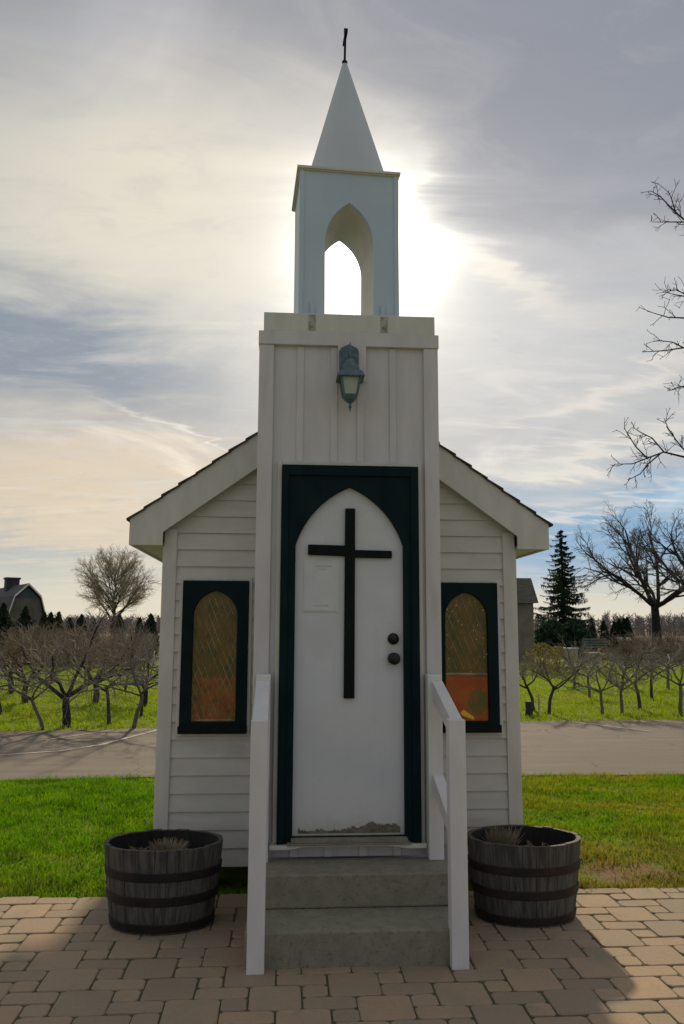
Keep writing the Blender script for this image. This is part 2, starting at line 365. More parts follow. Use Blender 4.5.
PATIO = (-7.0, 7.0, -8.0, -.10)
pb = MB(); pb.add([(PATIO[0], PATIO[2], -.0075), (PATIO[1], PATIO[2], -.0075), (PATIO[1], -.115, -.0075), (PATIO[0], -.09, -.0075)], [(0, 1, 2, 3)])
tag(pb.build('patio_bed', M['joint']), kind='structure')
def pavers():
    rnd = random.Random(5); u = .12; V = []; Fc = []; tone = []
    ox, oy = -1.235, -1.06
    def stone(x0, x1, y0, y1):
        edge = -.105 - .012 * (x0 + x1) / 2
        if x1 < PATIO[0] or x0 > PATIO[1] or y1 < PATIO[2] or y0 > edge - .05: return
        y1 = min(y1, edge + rnd.uniform(-.006, .012))
        g = .0026; x0 += g + rnd.uniform(-.002, .003); x1 -= g + rnd.uniform(-.002, .003); y0 += g + rnd.uniform(-.002, .003); y1 -= g + rnd.uniform(-.002, .003)
        if x1 - x0 < .03 or y1 - y0 < .03: return
        z = rnd.uniform(-.0025, .0015); tx = rnd.uniform(-.0025, .0025); ty = rnd.uniform(-.0025, .0025)
        a = 0.012
        def loop(ins, zz):
            r = []
            ch = .017
            X0, X1, Y0, Y1 = x0 + ins, x1 - ins, y0 + ins, y1 - ins
            for (px, py) in ((X0+ch, Y0), (X1-ch, Y0), (X1, Y0+ch), (X1, Y1-ch), (X1-ch, Y1), (X0+ch, Y1), (X0, Y1-ch), (X0, Y0+ch)):
                r.append((px + rnd.uniform(-.0015, .0015), py + rnd.uniform(-.0015, .0015), zz + tx * (px - x0) / .2 + ty * (py - y0) / .2))
            return r
        o = len(V); V.extend(loop(0, -.03)); V.extend(loop(0, z - .005)); V.extend(loop(.0025, z - .0012)); V.extend(loop(.006, z))
        fs = []
        for k in range(3):
            for i in range(8):
                j = (i + 1) % 8; fs.append((o + 8*k + i, o + 8*k + j, o + 8*(k+1) + j, o + 8*(k+1) + i))
        fs.append(tuple(o + 24 + i for i in range(8)))
        Fc.extend(fs); t = rnd.random(); tone.extend([t] * len(fs))
    for a in range(-60, 60):
        for b in range(-60, 60):
            x = ox + u * (3 * a - b); y = oy + u * (a + 2 * b)
            if x < -7.6 or x > 7.2 or y < -8.5 or y > .3: continue
            stone(x, x + 2*u, y, y + 2*u); stone(x + 2*u, x + 4*u, y, y + u); stone(x + 2*u, x + 3*u, y + u, y + 2*u)
    b = MB(); b.v = V; b.f = Fc; o = b.build('patio', M['paver'])
    at_ = o.data.attributes.new('tone', 'FLOAT', 'FACE'); at_.data.foreach_set('value', tone)
    return tag(o, kind='structure')
pavers()

# grass blades: one uncountable lawn near the chapel, one beyond the road
def grass(name, n, region, h, w, seed, label=None, accept=None):
    rng = np.random.default_rng(seed)
    x = rng.uniform(region[0], region[1], n); y = rng.uniform(region[2], region[3], n)
    k = accept(x, y, rng); x = x[k]; y = y[k]; n = len(x)
    # clumpy height
    cl = .5 + .28 * np.sin(x * 3.1 + 1.7 * np.sin(y * 2.3)) * np.sin(y * 4.3 + 1.3 * np.sin(x * 2.9)) + .25 * np.sin(x * 8.3 + 2.1 * np.sin(y * 5.7)) * np.sin(y * 13.1 + 1.9 * np.sin(x * 6.1))
    hh = h * (.45 + .75 * rng.random(n)) * (.35 + 1.15 * cl); a = rng.uniform(0, 2*PI, n); ln = rng.normal(0, .45, (n, 2)) * hh[:, None]
    ww = w * (.7 + .6 * rng.random(n))
    dx = np.cos(a) * ww / 2; dy = np.sin(a) * ww / 2; z = np.full(n, -.032)
    V = np.empty((n, 5, 3))
    V[:, 0] = np.stack([x - dx, y - dy, z], 1); V[:, 1] = np.stack([x + dx, y + dy, z], 1)
    V[:, 2] = np.stack([x + dx * .7 + ln[:, 0] * .35, y + dy * .7 + ln[:, 1] * .35, z + hh * .6], 1)
    V[:, 3] = np.stack([x - dx * .7 + ln[:, 0] * .35, y - dy * .7 + ln[:, 1] * .35, z + hh * .6], 1)
    V[:, 4] = np.stack([x + ln[:, 0], y + ln[:, 1], z + hh], 1)
    b = (np.arange(n) * 5)[:, None]
    T = np.concatenate([b + np.array([[0, 1, 2]]), b + np.array([[0, 2, 3]]), b + np.array([[3, 2, 4]])], 0)
    o = tris_obj(name, M['grass' if name == 'lawn_grass' else 'grass_far'], V.reshape(-1, 3), T)
    return tag(o, label, 'grass', kind='stuff')
def acc_near(x, y, rng):
    edge = -.085 - .012 * x
    road = np.interp(x, [p[0] for p in near], [p[1] for p in near])
    k = (y > edge + rng.normal(.0, .032, len(x))) & (y < road + .04 + rng.normal(0, .045, len(x)) + .05 * np.sin(x * 2.3) * np.sin(x * 5.1))
    k &= ~((np.abs(x) < 1.16) & (y > -.02) & (y < 3.4))
    d = np.hypot(x - 1.95, (y - .32) * 1.6) + .25 * np.sin(x * 9 + 2 * np.sin(y * 7)) * np.sin(y * 11)
    k &= rng.random(len(x)) > np.clip((.55 - d) / .35, 0, .9)
    return k
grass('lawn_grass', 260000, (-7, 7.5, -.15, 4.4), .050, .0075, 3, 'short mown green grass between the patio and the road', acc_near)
def acc_far(x, y, rng):
    road = np.interp(x, [p[0] for p in farl], [p[1] for p in farl])
    return (y > road - .04 + rng.normal(0, .05, len(x))) & (rng.random(len(x)) < np.clip(14 / (y + 2) , 0, 1))
grass('orchard_grass', 170000, (-14, 18, 7.4, 30), .075, .02, 4, 'sunlit green grass under the orchard trees beyond the road', acc_far)

# ------------------------------------------------------------------ the chapel
chapel = thing('chapel', 'tiny white clapboard chapel with square bell tower, pointed spire and black cross on its door', 'chapel')
W, L, EZ, AP, SL = 1.163, 3.4, 2.153, 3.325, .717
OV = .09
# siding: real lapped boards
sd = MB(); ex = .111; zz0 = .136
def half(z):                                     # half width of the gable wall at height z
    return W - .004 if z <= 2.36 else max(0.0, (AP - .03 - z) / SL)
k = 0
while True:
    z0 = zz0 + k * ex; z1 = z0 + ex
    if z0 > 3.2: break
    h0, h1 = half(z0), half(z1)
    if z0 < 2.36 < z1: h1 = half(z1)
    for s, Y in ((-1, 0.0), (1, L)):
        a, b = (.013, .001)
        yb, yt = Y + s * a, Y + s * b
        vs = [(-h0, yb, z0), (h0, yb, z0), (h1, yt, z1), (-h1, yt, z1), (-h0, Y, z0 + .001), (h0, Y, z0 + .001)]
        sd.add(vs, [(0, 1, 2, 3), (0, 4, 5, 1)] if s < 0 else [(3, 2, 1, 0), (1, 5, 4, 0)])
    if z1 < EZ + .05:
        for s in (-1, 1):
            xb, xt = s * (W + .013 - .004), s * (W + .001 - .004)
            vs = [(xb, 0, z0), (xb, L, z0), (xt, L, z1), (xt, 0, z1), (s * (W - .004), 0, z0 + .001), (s * (W - .004), L, z0 + .001)]
            sd.add(vs, [(3, 2, 1, 0), (1, 5, 4, 0)] if s < 0 else [(0, 1, 2, 3), (0, 4, 5, 1)])
    k += 1
# solid core behind the boards
sd.prism([(-W + .006, .15), (W - .006, .15), (W - .006, 2.3), (0, AP - .06), (-W + .006, 2.3)], .004, L - .004)
sd.build('wall', M['siding'], chapel)
for sx in (-1, 1):
    for yy in (0, L):
        c = MB(); x0 = sx * (W + .012)
        xa, xb = sorted((x0, sx * (W - .072))); s = -1 if yy == 0 else 1
        y0, y1 = sorted((yy + s * .022, yy - s * .004)); c.box(xa, xb, y0, y1, .13, EZ + .12)
        xa, xb = sorted((sx * (W + .020), sx * (W - .004))); y0, y1 = sorted((yy + s * .020, yy - s * .075)); c.box(xa, xb, y0, y1, .131, EZ - .003)
        c.build('corner_board', M['trim'], chapel, bevel=.004)
# crawl space: block piers and a recessed dark skirt
for x in (-.96, .96):
    for y in (.24, 1.7, L - .2):
        fd = MB(); fd.box(x - .17, x + .17, y - .1, y + .1, -.03, .152); fd.build('pier', M['block'], chapel, bevel=.01)
# roof
rf = MB(); E = 1.392
def roofz(x): return 2.318 + (E - abs(x)) * SL
rows = 13
rnd = random.Random(9)
for s in (-1, 1):
    for r in range(rows):                        # shingle courses, each laid over the one below
        xa = E + .022 - r * (E + .022) / rows; xb = max(E + .022 - (r + 1.15) * (E + .022) / rows, 0)
        za = roofz(xa) + .024; zb = roofz(xb) + .009
        y = -OV - .018
        while y < L + OV:
            y2 = min(y + rnd.uniform(.24, .36), L + OV + .018); dz = rnd.uniform(-.003, .003); j = rnd.uniform(-.004, .004)
            ya, yb = y + .002, y2 - .002
            vs = [(s*(xa+j), ya, za+dz), (s*(xa+j), yb, za+dz), (s*xb, yb, zb), (s*xb, ya, zb),
                  (s*(xa+j), ya, za-.014+dz), (s*(xa+j), yb, za-.014+dz), (s*xb, yb, zb-.012), (s*xb, ya, zb-.012)]
            fs = [(0,1,2,3), (7,6,5,4), (0,4,5,1), (1,5,6,2), (2,6,7,3), (3,7,4,0)]
            if s < 0: fs = [q[::-1] for q in fs]
            rf.add(vs, fs); y = y2
for kx in range(8):
    y0 = -OV - .02 + kx * (L + 2*OV) / 8; y1 = y0 + (L + 2*OV) / 8 + .02
    rf.add([(-.13, y0, roofz(.13)+.036), (-.13, y1, roofz(.13)+.036), (0, y1, roofz(0)+.040), (0, y0, roofz(0)+.040), (.13, y1, roofz(.13)+.036), (.13, y0, roofz(.13)+.036)], [(0,3,2,1), (3,5,4,2)])
roof = rf.build('roof', M['shingle'], chapel)
dk = MB()                                        # roof deck
for s in (-1, 1):
    poly = [(0, roofz(0) - .015), (s*E, roofz(E) - .015), (s*E, roofz(E) + .006), (0, roofz(0) + .006)]
    if s > 0: poly = poly[::-1]
    dk.prism(poly[::-1], -OV + .024, L + OV - .024)
dk.build('roof_deck', M['trim'], roof)
for s in (-1, 1):
    for yf, yb in ((-OV, -OV + .02), (L + OV - .02, L + OV)):
        fa = MB()                                # rake board with its boxed return at the eave
        T_ = .225
        poly = [(s*E, EZ), (s*1.176, EZ), (s*1.176, roofz(1.176) - T_ - .008), (0, roofz(0) - T_), (0, roofz(0) + .004), (s*E, roofz(E) + .004)]
        if s > 0: poly = poly[::-1]
        fa.prism(poly, yf, yb); fa.build('fascia', M['trim'], chapel, bevel=.002)
    ev = MB(); xa, xb = sorted((s*(E - .0), s*(E - .02))); ev.box(xa, xb, -OV + .021, L + OV - .021, EZ + .001, roofz(E) + .001)
    ev.build('fascia', M['trim'], chapel)
    so = MB(); xa, xb = sorted((s*(E - .021), s*(W + .021))); so.box(xa, xb, -OV + .021, L + OV - .021, EZ + .012, EZ + .024)
    for yf in (-OV + .021, L + .014):            # sloped soffit under the rake
        poly = [(s*1.17, roofz(1.17) - .19), (0, roofz(0) - .19), (0, roofz(0) - .175), (s*1.17, roofz(1.17) - .175)]
        if s < 0: poly = poly[::-1]
        so.prism(poly, yf, yf + OV - .035)
    so.build('soffit', M['trim'], chapel)

# arch helper: pointed arch outline, from lower left up over the apex and down to lower right
def arch(cx, hw, zb, zs, za, n=12, sag=.11):
    ch = math.hypot(hw, za - zs); nx, nz = -(za - zs) / ch, hw / ch; left = []
    rad = ch * (.25 + sag * sag) / (2 * sag)
    for i in range(n + 1):
        q = i / n; o = math.sqrt(rad * rad - (ch * (q - .5)) ** 2) - (rad - ch * sag)
        left.append((cx - hw + hw * q + nx * o, zs + (za - zs) * q + nz * o))
    left[0] = (cx - hw, zs); left[-1] = (cx, za)
    rightp = [(2*cx - x, z) for x, z in left[:-1]][::-1]
    return [(cx - hw, zb)] + left + rightp + [(cx + hw, zb)]
def rect_match(loop, x0, x1, z0, z1):
    """project an arch loop outward on a rectangle, keeping point count"""
    n = len(loop); out = []
    cx = (x0 + x1) / 2; m = (n - 2 - 1) // 2
    for i, (x, z) in enumerate(loop):
        if i == 0: out.append((x0, z0))
        elif i == n - 1: out.append((x1, z0))
        else:
            k = i - 1
            if k <= m:
                f = k / m
                out.append((x0, loop[1][1] + (z1 - loop[1][1]) * f / .5) if f <= .5 else (x0 + (cx - x0) * (f - .5) / .5, z1))
            else:
                f = (k - m) / m
                out.append((cx + (x1 - cx) * f / .5, z1) if f <= .5 else (x1, z1 - (z1 - loop[1][1]) * (f - .5) / .5))
    return out

# windows
def window(cx, pane_side):
    hw, z0, z1 = .213, .958, 1.927
    inner = arch(cx, .142, 1.025, 1.715, 1.862, 12, .16); outer = rect_match(inner, cx - hw, cx + hw, z0, z1)
    w_ = MB(); w_.ring(outer[::-1], inner[::-1], -.052, -.012); w_ = w_.build('window', M['teal'], chapel, bevel=.003)
    t = MB(); tw = .022                              # pale casing round the frame
    t.ring([(cx-hw-tw, z0-tw), (cx+hw+tw, z0-tw), (cx+hw+tw, z1+tw), (cx-hw-tw, z1+tw)], [(cx-hw-.001, z0-.001), (cx+hw+.001, z0-.001), (cx+hw+.001, z1+.001), (cx-hw-.001, z1+.001)], -.030, -.002)
    t.build('casing', M['trim'], w_, bevel=.003)
    s = MB(); s.box(cx - hw - .006, cx + hw + .006, -.068, -.053, z0 - .004, z0 + .045); s.build('sill', M['black_teal'], w_, bevel=.003)
    zc = 1.30 if pane_side == 'left' else 1.335
    up_ = [(x, z) for x, z in arch(cx, .141, zc - (.04 if pane_side == 'left' else 0), 1.715, 1.861, 12, .16)]
    a = MB(); a.prism(up_[::-1], -.024, -.018); a.build('upper_pane', M['olive_glass' if pane_side == 'left' else 'chip_glass'], w_)
    b = MB()
    zig = [(cx + .141 - .282 * i / 14, zc - .002 + (0 if pane_side == 'right' else (.028 if i % 2 else -.012) + .012 * math.sin(i * 2.1))) for i in range(15)]
    b.prism([(cx - .141, 1.026), (cx + .141, 1.026)] + zig, -.0248, -.018); b.build('lower_pane', M['amber_glass' if pane_side == 'left' else 'orange_glass'], w_)
    la = MB()
    def bar(x0, z0_, x1, z1_, r):
        la.tube([(x0, -.0255, z0_), (x1, -.0255, z1_)], [r, r], 4)
    def clip(x, z):
        if z < 1.03 or abs(x - cx) > .139: return False
        if z < 1.715: return True
        return z < 1.855 and abs(x - cx) < .138 * (1 - ((z - 1.715) / .147) ** 1.6)
    def diag(x0, slope, r, zlo, zhi):
        run = None; N = 160
        for i in range(N + 1):
            z = zlo + (zhi - zlo) * i / N; x = x0 + (z - zlo) * slope
            if clip(x, z):
                if run is None: run = (x, z)
                last = (x, z)
            elif run is not None:
                if last[1] - run[1] > .01: bar(*run, *last, r)
                run = None
        if run is not None and last[1] - run[1] > .01: bar(*run, *last, r)
    if pane_side == 'left':
        for i in range(-9, 16):
            diag(cx - .16 + i * .040, -.42, .0030, 1.03, 1.86)
            diag(cx - .16 + (i - 7) * .040, .42, .0018, 1.03, 1.86)
        bar(cx - .14, 1.034, cx + .14, 1.034, .005)
    else:
        for i in range(-9, 16):
            diag(cx - .16 + i * .047, -.42, .0022, 1.36, 1.86); diag(cx - .16 + (i - 7) * .047, .42, .0013, 1.36, 1.86)
        bar(cx - .14, 1.325, cx + .14, 1.325, .010)
    la.build('lattice', M['lead'], w_)
    if pane_side == 'right':
        d = MB(); rr = .085; pts = [(cx + .075 + rr * (.92 + .13 * math.sin(i * 1.9)) * math.cos(2*PI*i/24 + .5) * .8, 1.15 + rr * (.95 + .12 * math.sin(i * 2.7)) * math.sin(2*PI*i/24 + .5)) for i in range(24)]
        pts = [(min(x, cx + .139), z) for x, z in pts]
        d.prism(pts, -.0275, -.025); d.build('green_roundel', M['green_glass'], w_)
        d = MB(); d.add([(cx - .045, -.029, 1.075), (cx - .03, -.029, 1.06), (cx + .045, -.029, 1.032), (cx + .045, -.029, 1.05), (cx - .025, -.029, 1.10)], [(0, 1, 2, 3, 4)])
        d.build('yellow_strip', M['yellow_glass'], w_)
    return w_
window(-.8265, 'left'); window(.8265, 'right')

# ---- tower
TY = -.58; TW = .552
tw = MB(); tw.box(-TW + .012, TW - .012, TY + .012, .26, .335, 3.44)
tower = tw.build('tower', M['tower'], chapel)
for sx in (-1, 1):
    c = MB(); xa, xb = sorted((sx * TW, sx * (TW - .088))); c.box(xa, xb, TY - .012, TY + .011, .338, 3.353)
    xa, xb = sorted((sx * (TW + .003), sx * (TW - .0115))); c.box(xa, xb, TY - .010, TY + .085, .339, 3.352); c.build('corner_board', M['tower'], tower, bevel=.004)
    c = MB(); xa, xb = sorted((sx * (TW + .003), sx * (TW - .0115))); c.box(xa, xb, .17, .255, 2.3, 3.352); c.build('corner_board', M['tower'], tower, bevel=.004)
for x in (-.300, -.092, .071, .273):
    b = MB(); b.box(x - .0215, x + .0215, TY + .003, TY + .0115, 2.625, 3.352); b.build('batten', M['tower'], tower, bevel=.003)
for x in (-.308, -.112, .088, .285):
    b = MB(); b.box(x - .0225, x + .0225, TY - .004, TY + .0115, .337, .396); b.build('batten', M['tower'], tower, bevel=.003)
fb = MB(); fb.box(-TW - .008, TW + .008, TY - .018, .268, 3.354, 3.441); fb.build('frieze_board', M['tower'], tower, bevel=.004)
pp = MB(); pp.box(-TW + .022, TW - .015, TY - .010, .235, 3.4415, 3.562)
pp.build('parapet', M['trim'], tower, bevel=.004)
# ---- door
df = MB()
inner = arch(.004, .322, .452, 2.112, 2.465, 14); outer = rect_match(inner, -.403, .417, .418, 2.594)
DYF = TY - .042
df.ring(outer[::-1], inner[::-1], DYF, DYF + .032)
frame = df.build('door_frame', M['teal'], chapel, bevel=.003)
# raised border on the frame, right and left stiles and head
rb = MB(); rb.box(-.404, -.362, DYF - .012, DYF - .0005, .419, 2.5935); rb.box(.37, .418, DYF - .012, DYF - .0005, .419, 2.5935); rb.box(-.3615, .3695, DYF - .012, DYF - .0005, 2.53, 2.5935)
rb.build('frame_border', M['teal'], frame, bevel=.003)
cs = MB(); c0 = .026
cs.box(-.403 - c0, -.4045, TY - .020, TY + .010, .418, 2.62); cs.box(.4185, .417 + c0, TY - .020, TY + .010, .418, 2.62); cs.box(-.4035, .4175, TY - .0205, TY + .010, 2.5955, 2.6205)
cs.build('casing', M['trim'], frame, bevel=.003)
dr = MB(); DY = TY - .006
dr.prism(arch(.004, .321, .455, 2.112, 2.464, 14)[::-1], DY - .001, DY + .020)
door = dr.build('door', M['door'], chapel)
# cross
cr = MB(); cr.prism([(-.028, 1.219), (.035, 1.219), (.037, 2.040), (.258, 2.038), (.258, 2.083), (.037, 2.086), (.037, 2.336), (-.022, 2.336), (-.024, 2.112), (-.243, 2.116), (-.243, 2.054), (-.024, 2.048)], DY - .024, DY - .002)
cr.build('cross', M['black_teal'], door, bevel=.003)
def knob(z, r, name):
    k = MB(); prof = [(.0, 0), (r * .95, .0), (r * .95, .008), (r * .5, .012), (r * .42, .028), (r * .8, .036), (r, .048), (r * .9, .060), (r * .5, .066), (0, .067)]
    k.lathe(prof, 20); k.v = [(x + .266, DY - .002 - zz, y + z) for x, y, zz in k.v]
    return k.build(name, M['dark_metal'], door, smooth=True)
knob(1.448, .036, 'door_knob')
k = MB(); k.lathe([(.0, 0), (.034, 0), (.033, .010), (.024, .015), (.022, .020), (0, .021)], 20); k.v = [(x + .266, DY - .002 - zz, y + 1.562) for x, y, zz in k.v]; k.build('deadbolt', M['dark_metal'], door, smooth=True)
nt_ = MB(); nt_.box(-.268, -.058, DY - .0045, DY - .002, 1.715, 2.03)
note = nt_.build('notice', M['paper'], door)
ink = MB()
for (x0, x1, z0, z1) in ((-.20, -.10, 1.985, 1.991), (-.19, -.13, 1.968, 1.972), (-.21, -.12, 1.752, 1.758), (-.262, -.07, 1.7205, 1.727)):
    ink = MB(); ink.box(x0, x1, DY - .0058, DY - .0048, z0, z1); ink.build('tape_mark', M['paper_ink'], note)
# peeled paint strip at the foot of the door
rj = random.Random(12); pts = []; x = -.285
hgt = .022
while x < .30:
    hgt = max(.008, min(.056, hgt + rj.uniform(-.009, .0095))); wd = rj.uniform(.003, .012)
    pts += [(x, .472 + hgt), (min(x + wd, .305), .472 + hgt + rj.uniform(-.004, .004))]; x += wd
ps = MB(); ps.prism(([(pts[-1][0], .466), (-.285, .466)] + pts)[::-1], DY - .0035, DY - .0015); ps.build('peeled_strip', M['bare'], door)
th = MB(); th.box(-.325, .335, TY - .085, TY + .010, .430, .452)
th.box(-.345, .352, TY - .088, TY + .010, .4185, .4295)
thr = th.build('threshold', M['concrete'], chapel, bevel=.003)
sb = MB(); zt = .4175
sb.prism([(-.445, .394), (-.34, .394), (-.27, .405), (-.24, .409), (.22, .409), (.27, .404), (.33, .394), (.445, .394), (.445, zt), (-.445, zt)], TY - .075, TY + .010)
sb.build('apron', M['trim'], thr, bevel=.003)

# ---- belfry, turned a little on the tower
bel = bpy.data.objects.new('belfry', None)
BW, BD, BZ0, BZ1 = .316, .265, 3.4425, 4.555
ang = R(3.3)
bc = Vector((-.012, TY + .06 + BD, 0))
bm_ = MB()
ia = arch(0, .156, 3.46, 4.08, 4.345, 14, .13)
oa = rect_match(ia, -BW, BW, BZ0, BZ1)
th_ = .055
for yy0, yy1 in ((-BD, -BD + th_), (BD - th_, BD)):
    bm_.ring(oa[::-1], ia[::-1], yy0, yy1)
for s in (-1, 1):
    xa, xb = sorted((s * BW, s * (BW - th_)))
    bm_.box(xa, xb, -BD + th_ + .0005, BD - th_ - .0005, BZ0, BZ1)
bm_.box(-BW + .06, BW - .06, -BD + .06, BD - .06, BZ1 - .02, BZ1 - .002)
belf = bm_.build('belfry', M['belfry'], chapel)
belf.location = bc; belf.rotation_euler = (0, 0, ang)
lin = MB()                                      # arched lining between the two openings
il = arch(0, .1565, 3.46, 4.08, 4.3455, 14, .13); n_ = len(il)
for i in range(n_ - 1):
    (x0, z0), (x1, z1) = il[i], il[i + 1]
    lin.add([(x0, -BD + .003, z0), (x1, -BD + .003, z1), (x1, BD - .003, z1), (x0, BD - .003, z0)], [(0, 1, 2, 3)])
lin.build('arch_lining', M['belfry_in'], belf)
for sx in (-1, 1):
    c = MB(); xa, xb = sorted((sx * (BW + .006), sx * (BW - .024))); c.box(xa, xb, -BD - .006, -BD - .0005, BZ0 + .001, BZ1 - .001)
    xa, xb = sorted((sx * (BW + .006), sx * (BW + .0005))); c.box(xa, xb, -BD - .0055, -BD + .028, BZ0 + .001, BZ1 - .001); c.build('corner_trim', M['belfry'], belf)
for x in (-.235, .215):
    st = MB(); st.box(x - .014, x + .014, -BD - .010, -BD - .0065, 3.562, 3.66); st.build('strap', M['belfry'], belf)
cap = MB(); cap.box(-BW - .024, BW + .018, -BD - .020, BD + .020, BZ1 + .0, BZ1 + .018)
cap.box(-BW - .014, BW + .011, -BD - .011, BD + .011, BZ1 - .008, BZ1 - .0005)
cap.build('cap', M['trim'], belf, bevel=.002)
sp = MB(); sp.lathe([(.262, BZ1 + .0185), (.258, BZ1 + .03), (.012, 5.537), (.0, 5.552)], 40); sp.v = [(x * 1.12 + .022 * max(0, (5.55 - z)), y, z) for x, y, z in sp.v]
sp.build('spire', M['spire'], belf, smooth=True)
fi = MB(); fi.lathe([(.0, 5.522), (.018, 5.527), (.02, 5.542), (.010, 5.554), (.008, 5.562)], 12)
fi.tube([(0, 0, 5.54), (.002, 0, 5.67), (.003, 0, 5.797)], [.008, .0085, .010], 6)
fi.box(-.006, .012, -.075, .075, 5.72, 5.742)
fi.build('finial', M['black_teal'], belf)
for x in (-.232, .218):                          # steel ties over the parapet
    t = MB(); t.box(x - .022, x + .022, TY - .0135, TY - .0105, 3.452, 3.552); t.box(x - .006, x + .006, TY - .020, TY - .0137, 3.472, 3.485)
    t.build('tie_plate', mat('tie_metal', (.46, .45, .40), (.25, .23, .18), .6, 25), tower)

# ---- wall lantern
lam = thing('wall_lantern', 'weathered teal coach lantern with frosted glass on the tower wall above the door', 'lantern', (-.004, TY - .13, 0))
q = MB(); q.box(-.068, .108, .104, .1175, 3.128, 3.352); q.build('mounting_board', M['tower'], lam, bevel=.002)
b = MB(); b.prism([(-.060, 3.14), (.060, 3.14), (.060, 3.315), (.048, 3.335), (0, 3.358), (-.048, 3.335), (-.060, 3.315)][::1], .085, .103); b.build('back_plate', M['lantern'], lam, bevel=.004)
a = MB(); a.tube([(0, .09, 3.24), (0, .05, 3.275), (0, .02, 3.285), (0, 0, 3.27)], [.012, .011, .010, .012], 8); a.build('arm', M['lantern'], lam, smooth=True)
def sq(prof): return prof
h = MB(); h.lathe([(.116, 3.106), (.116, 3.112), (.100, 3.136), (.074, 3.152), (.066, 3.180), (.046, 3.196), (.036, 3.218), (.016, 3.232), (.008, 3.242), (.012, 3.262), (.005, 3.28), (.004, 3.335), (0, 3.34)], 4, a0=PI/4); h.build('hood', M['lantern'], lam, bevel=.002)
g = MB(); g.lathe([(.0, 3.0), (.052, 3.0), (.076, 3.1095), (0, 3.1095)], 4, a0=PI/4); g.build('glass', M['frosted'], lam)
c = MB()
for i in range(4):
    an = PI/4 + i * PI/2; ca, sa = math.cos(an), math.sin(an)
    c.tube([(ca*.055, sa*.055, 2.998), (ca*.080, sa*.080, 3.109)], [.007, .007], 4)
c.lathe([(.0, 2.955), (.012, 2.957), (.045, 2.980), (.060, 3.0), (.060, 3.006), (.0, 3.006)], 4, a0=PI/4)
c.lathe([(.0, 2.905), (.004, 2.908), (.006, 2.925), (.012, 2.934), (.006, 2.943), (.010, 2.957)], 10)
c.build('cage', M['lantern'], lam)

# ------------------------------------------------------------------ steps and handrails
steps = thing('entrance_steps', 'two worn concrete steps up to the white chapel door', 'steps', (0, TY, 0))
def step(name, y, z0, z1):
    b = MB(); b.box(-.548, .548, y, -.026, z0, z1); b.build(name, M['concrete'], steps, bevel=.012, seg=3)
step('lower_step', -.659, -.02, .1655); step('upper_step', -.337, .166, .338)
def handrail(sx, label):
    t = thing('handrail', label, 'handrail', (sx * .493, TY, 0), 0, 'white wooden handrails beside the steps')
    h = .042
    p = MB(); p.box(-h, h, -.715, -.631, -.005, 1.17); p.build('post', M['post'], t, bevel=.004)
    p = MB(); p.box(-h, h, -.114, -.0205, .3385, 1.358); p.build('post', M['post'], t, bevel=.004)
    rw0, rw1 = (-.018, .044) if sx > 0 else (-.0395, .0395)
    for zr0, zr1, hh in ((1.325, 1.168, .098), (.80, .63, .085)):
        r = MB(); r.prism_x([(-.1145, zr0), (-.6305, zr1), (-.6305, zr1 - hh), (-.1145, zr0 - hh)], rw0, rw1); r.build('rail', M['post'], t, bevel=.003)
    return t
handrail(-1, 'white wooden handrail left of the steps, its rails seen end on')
handrail(1, 'white wooden handrail right of the steps with two slanting rails')

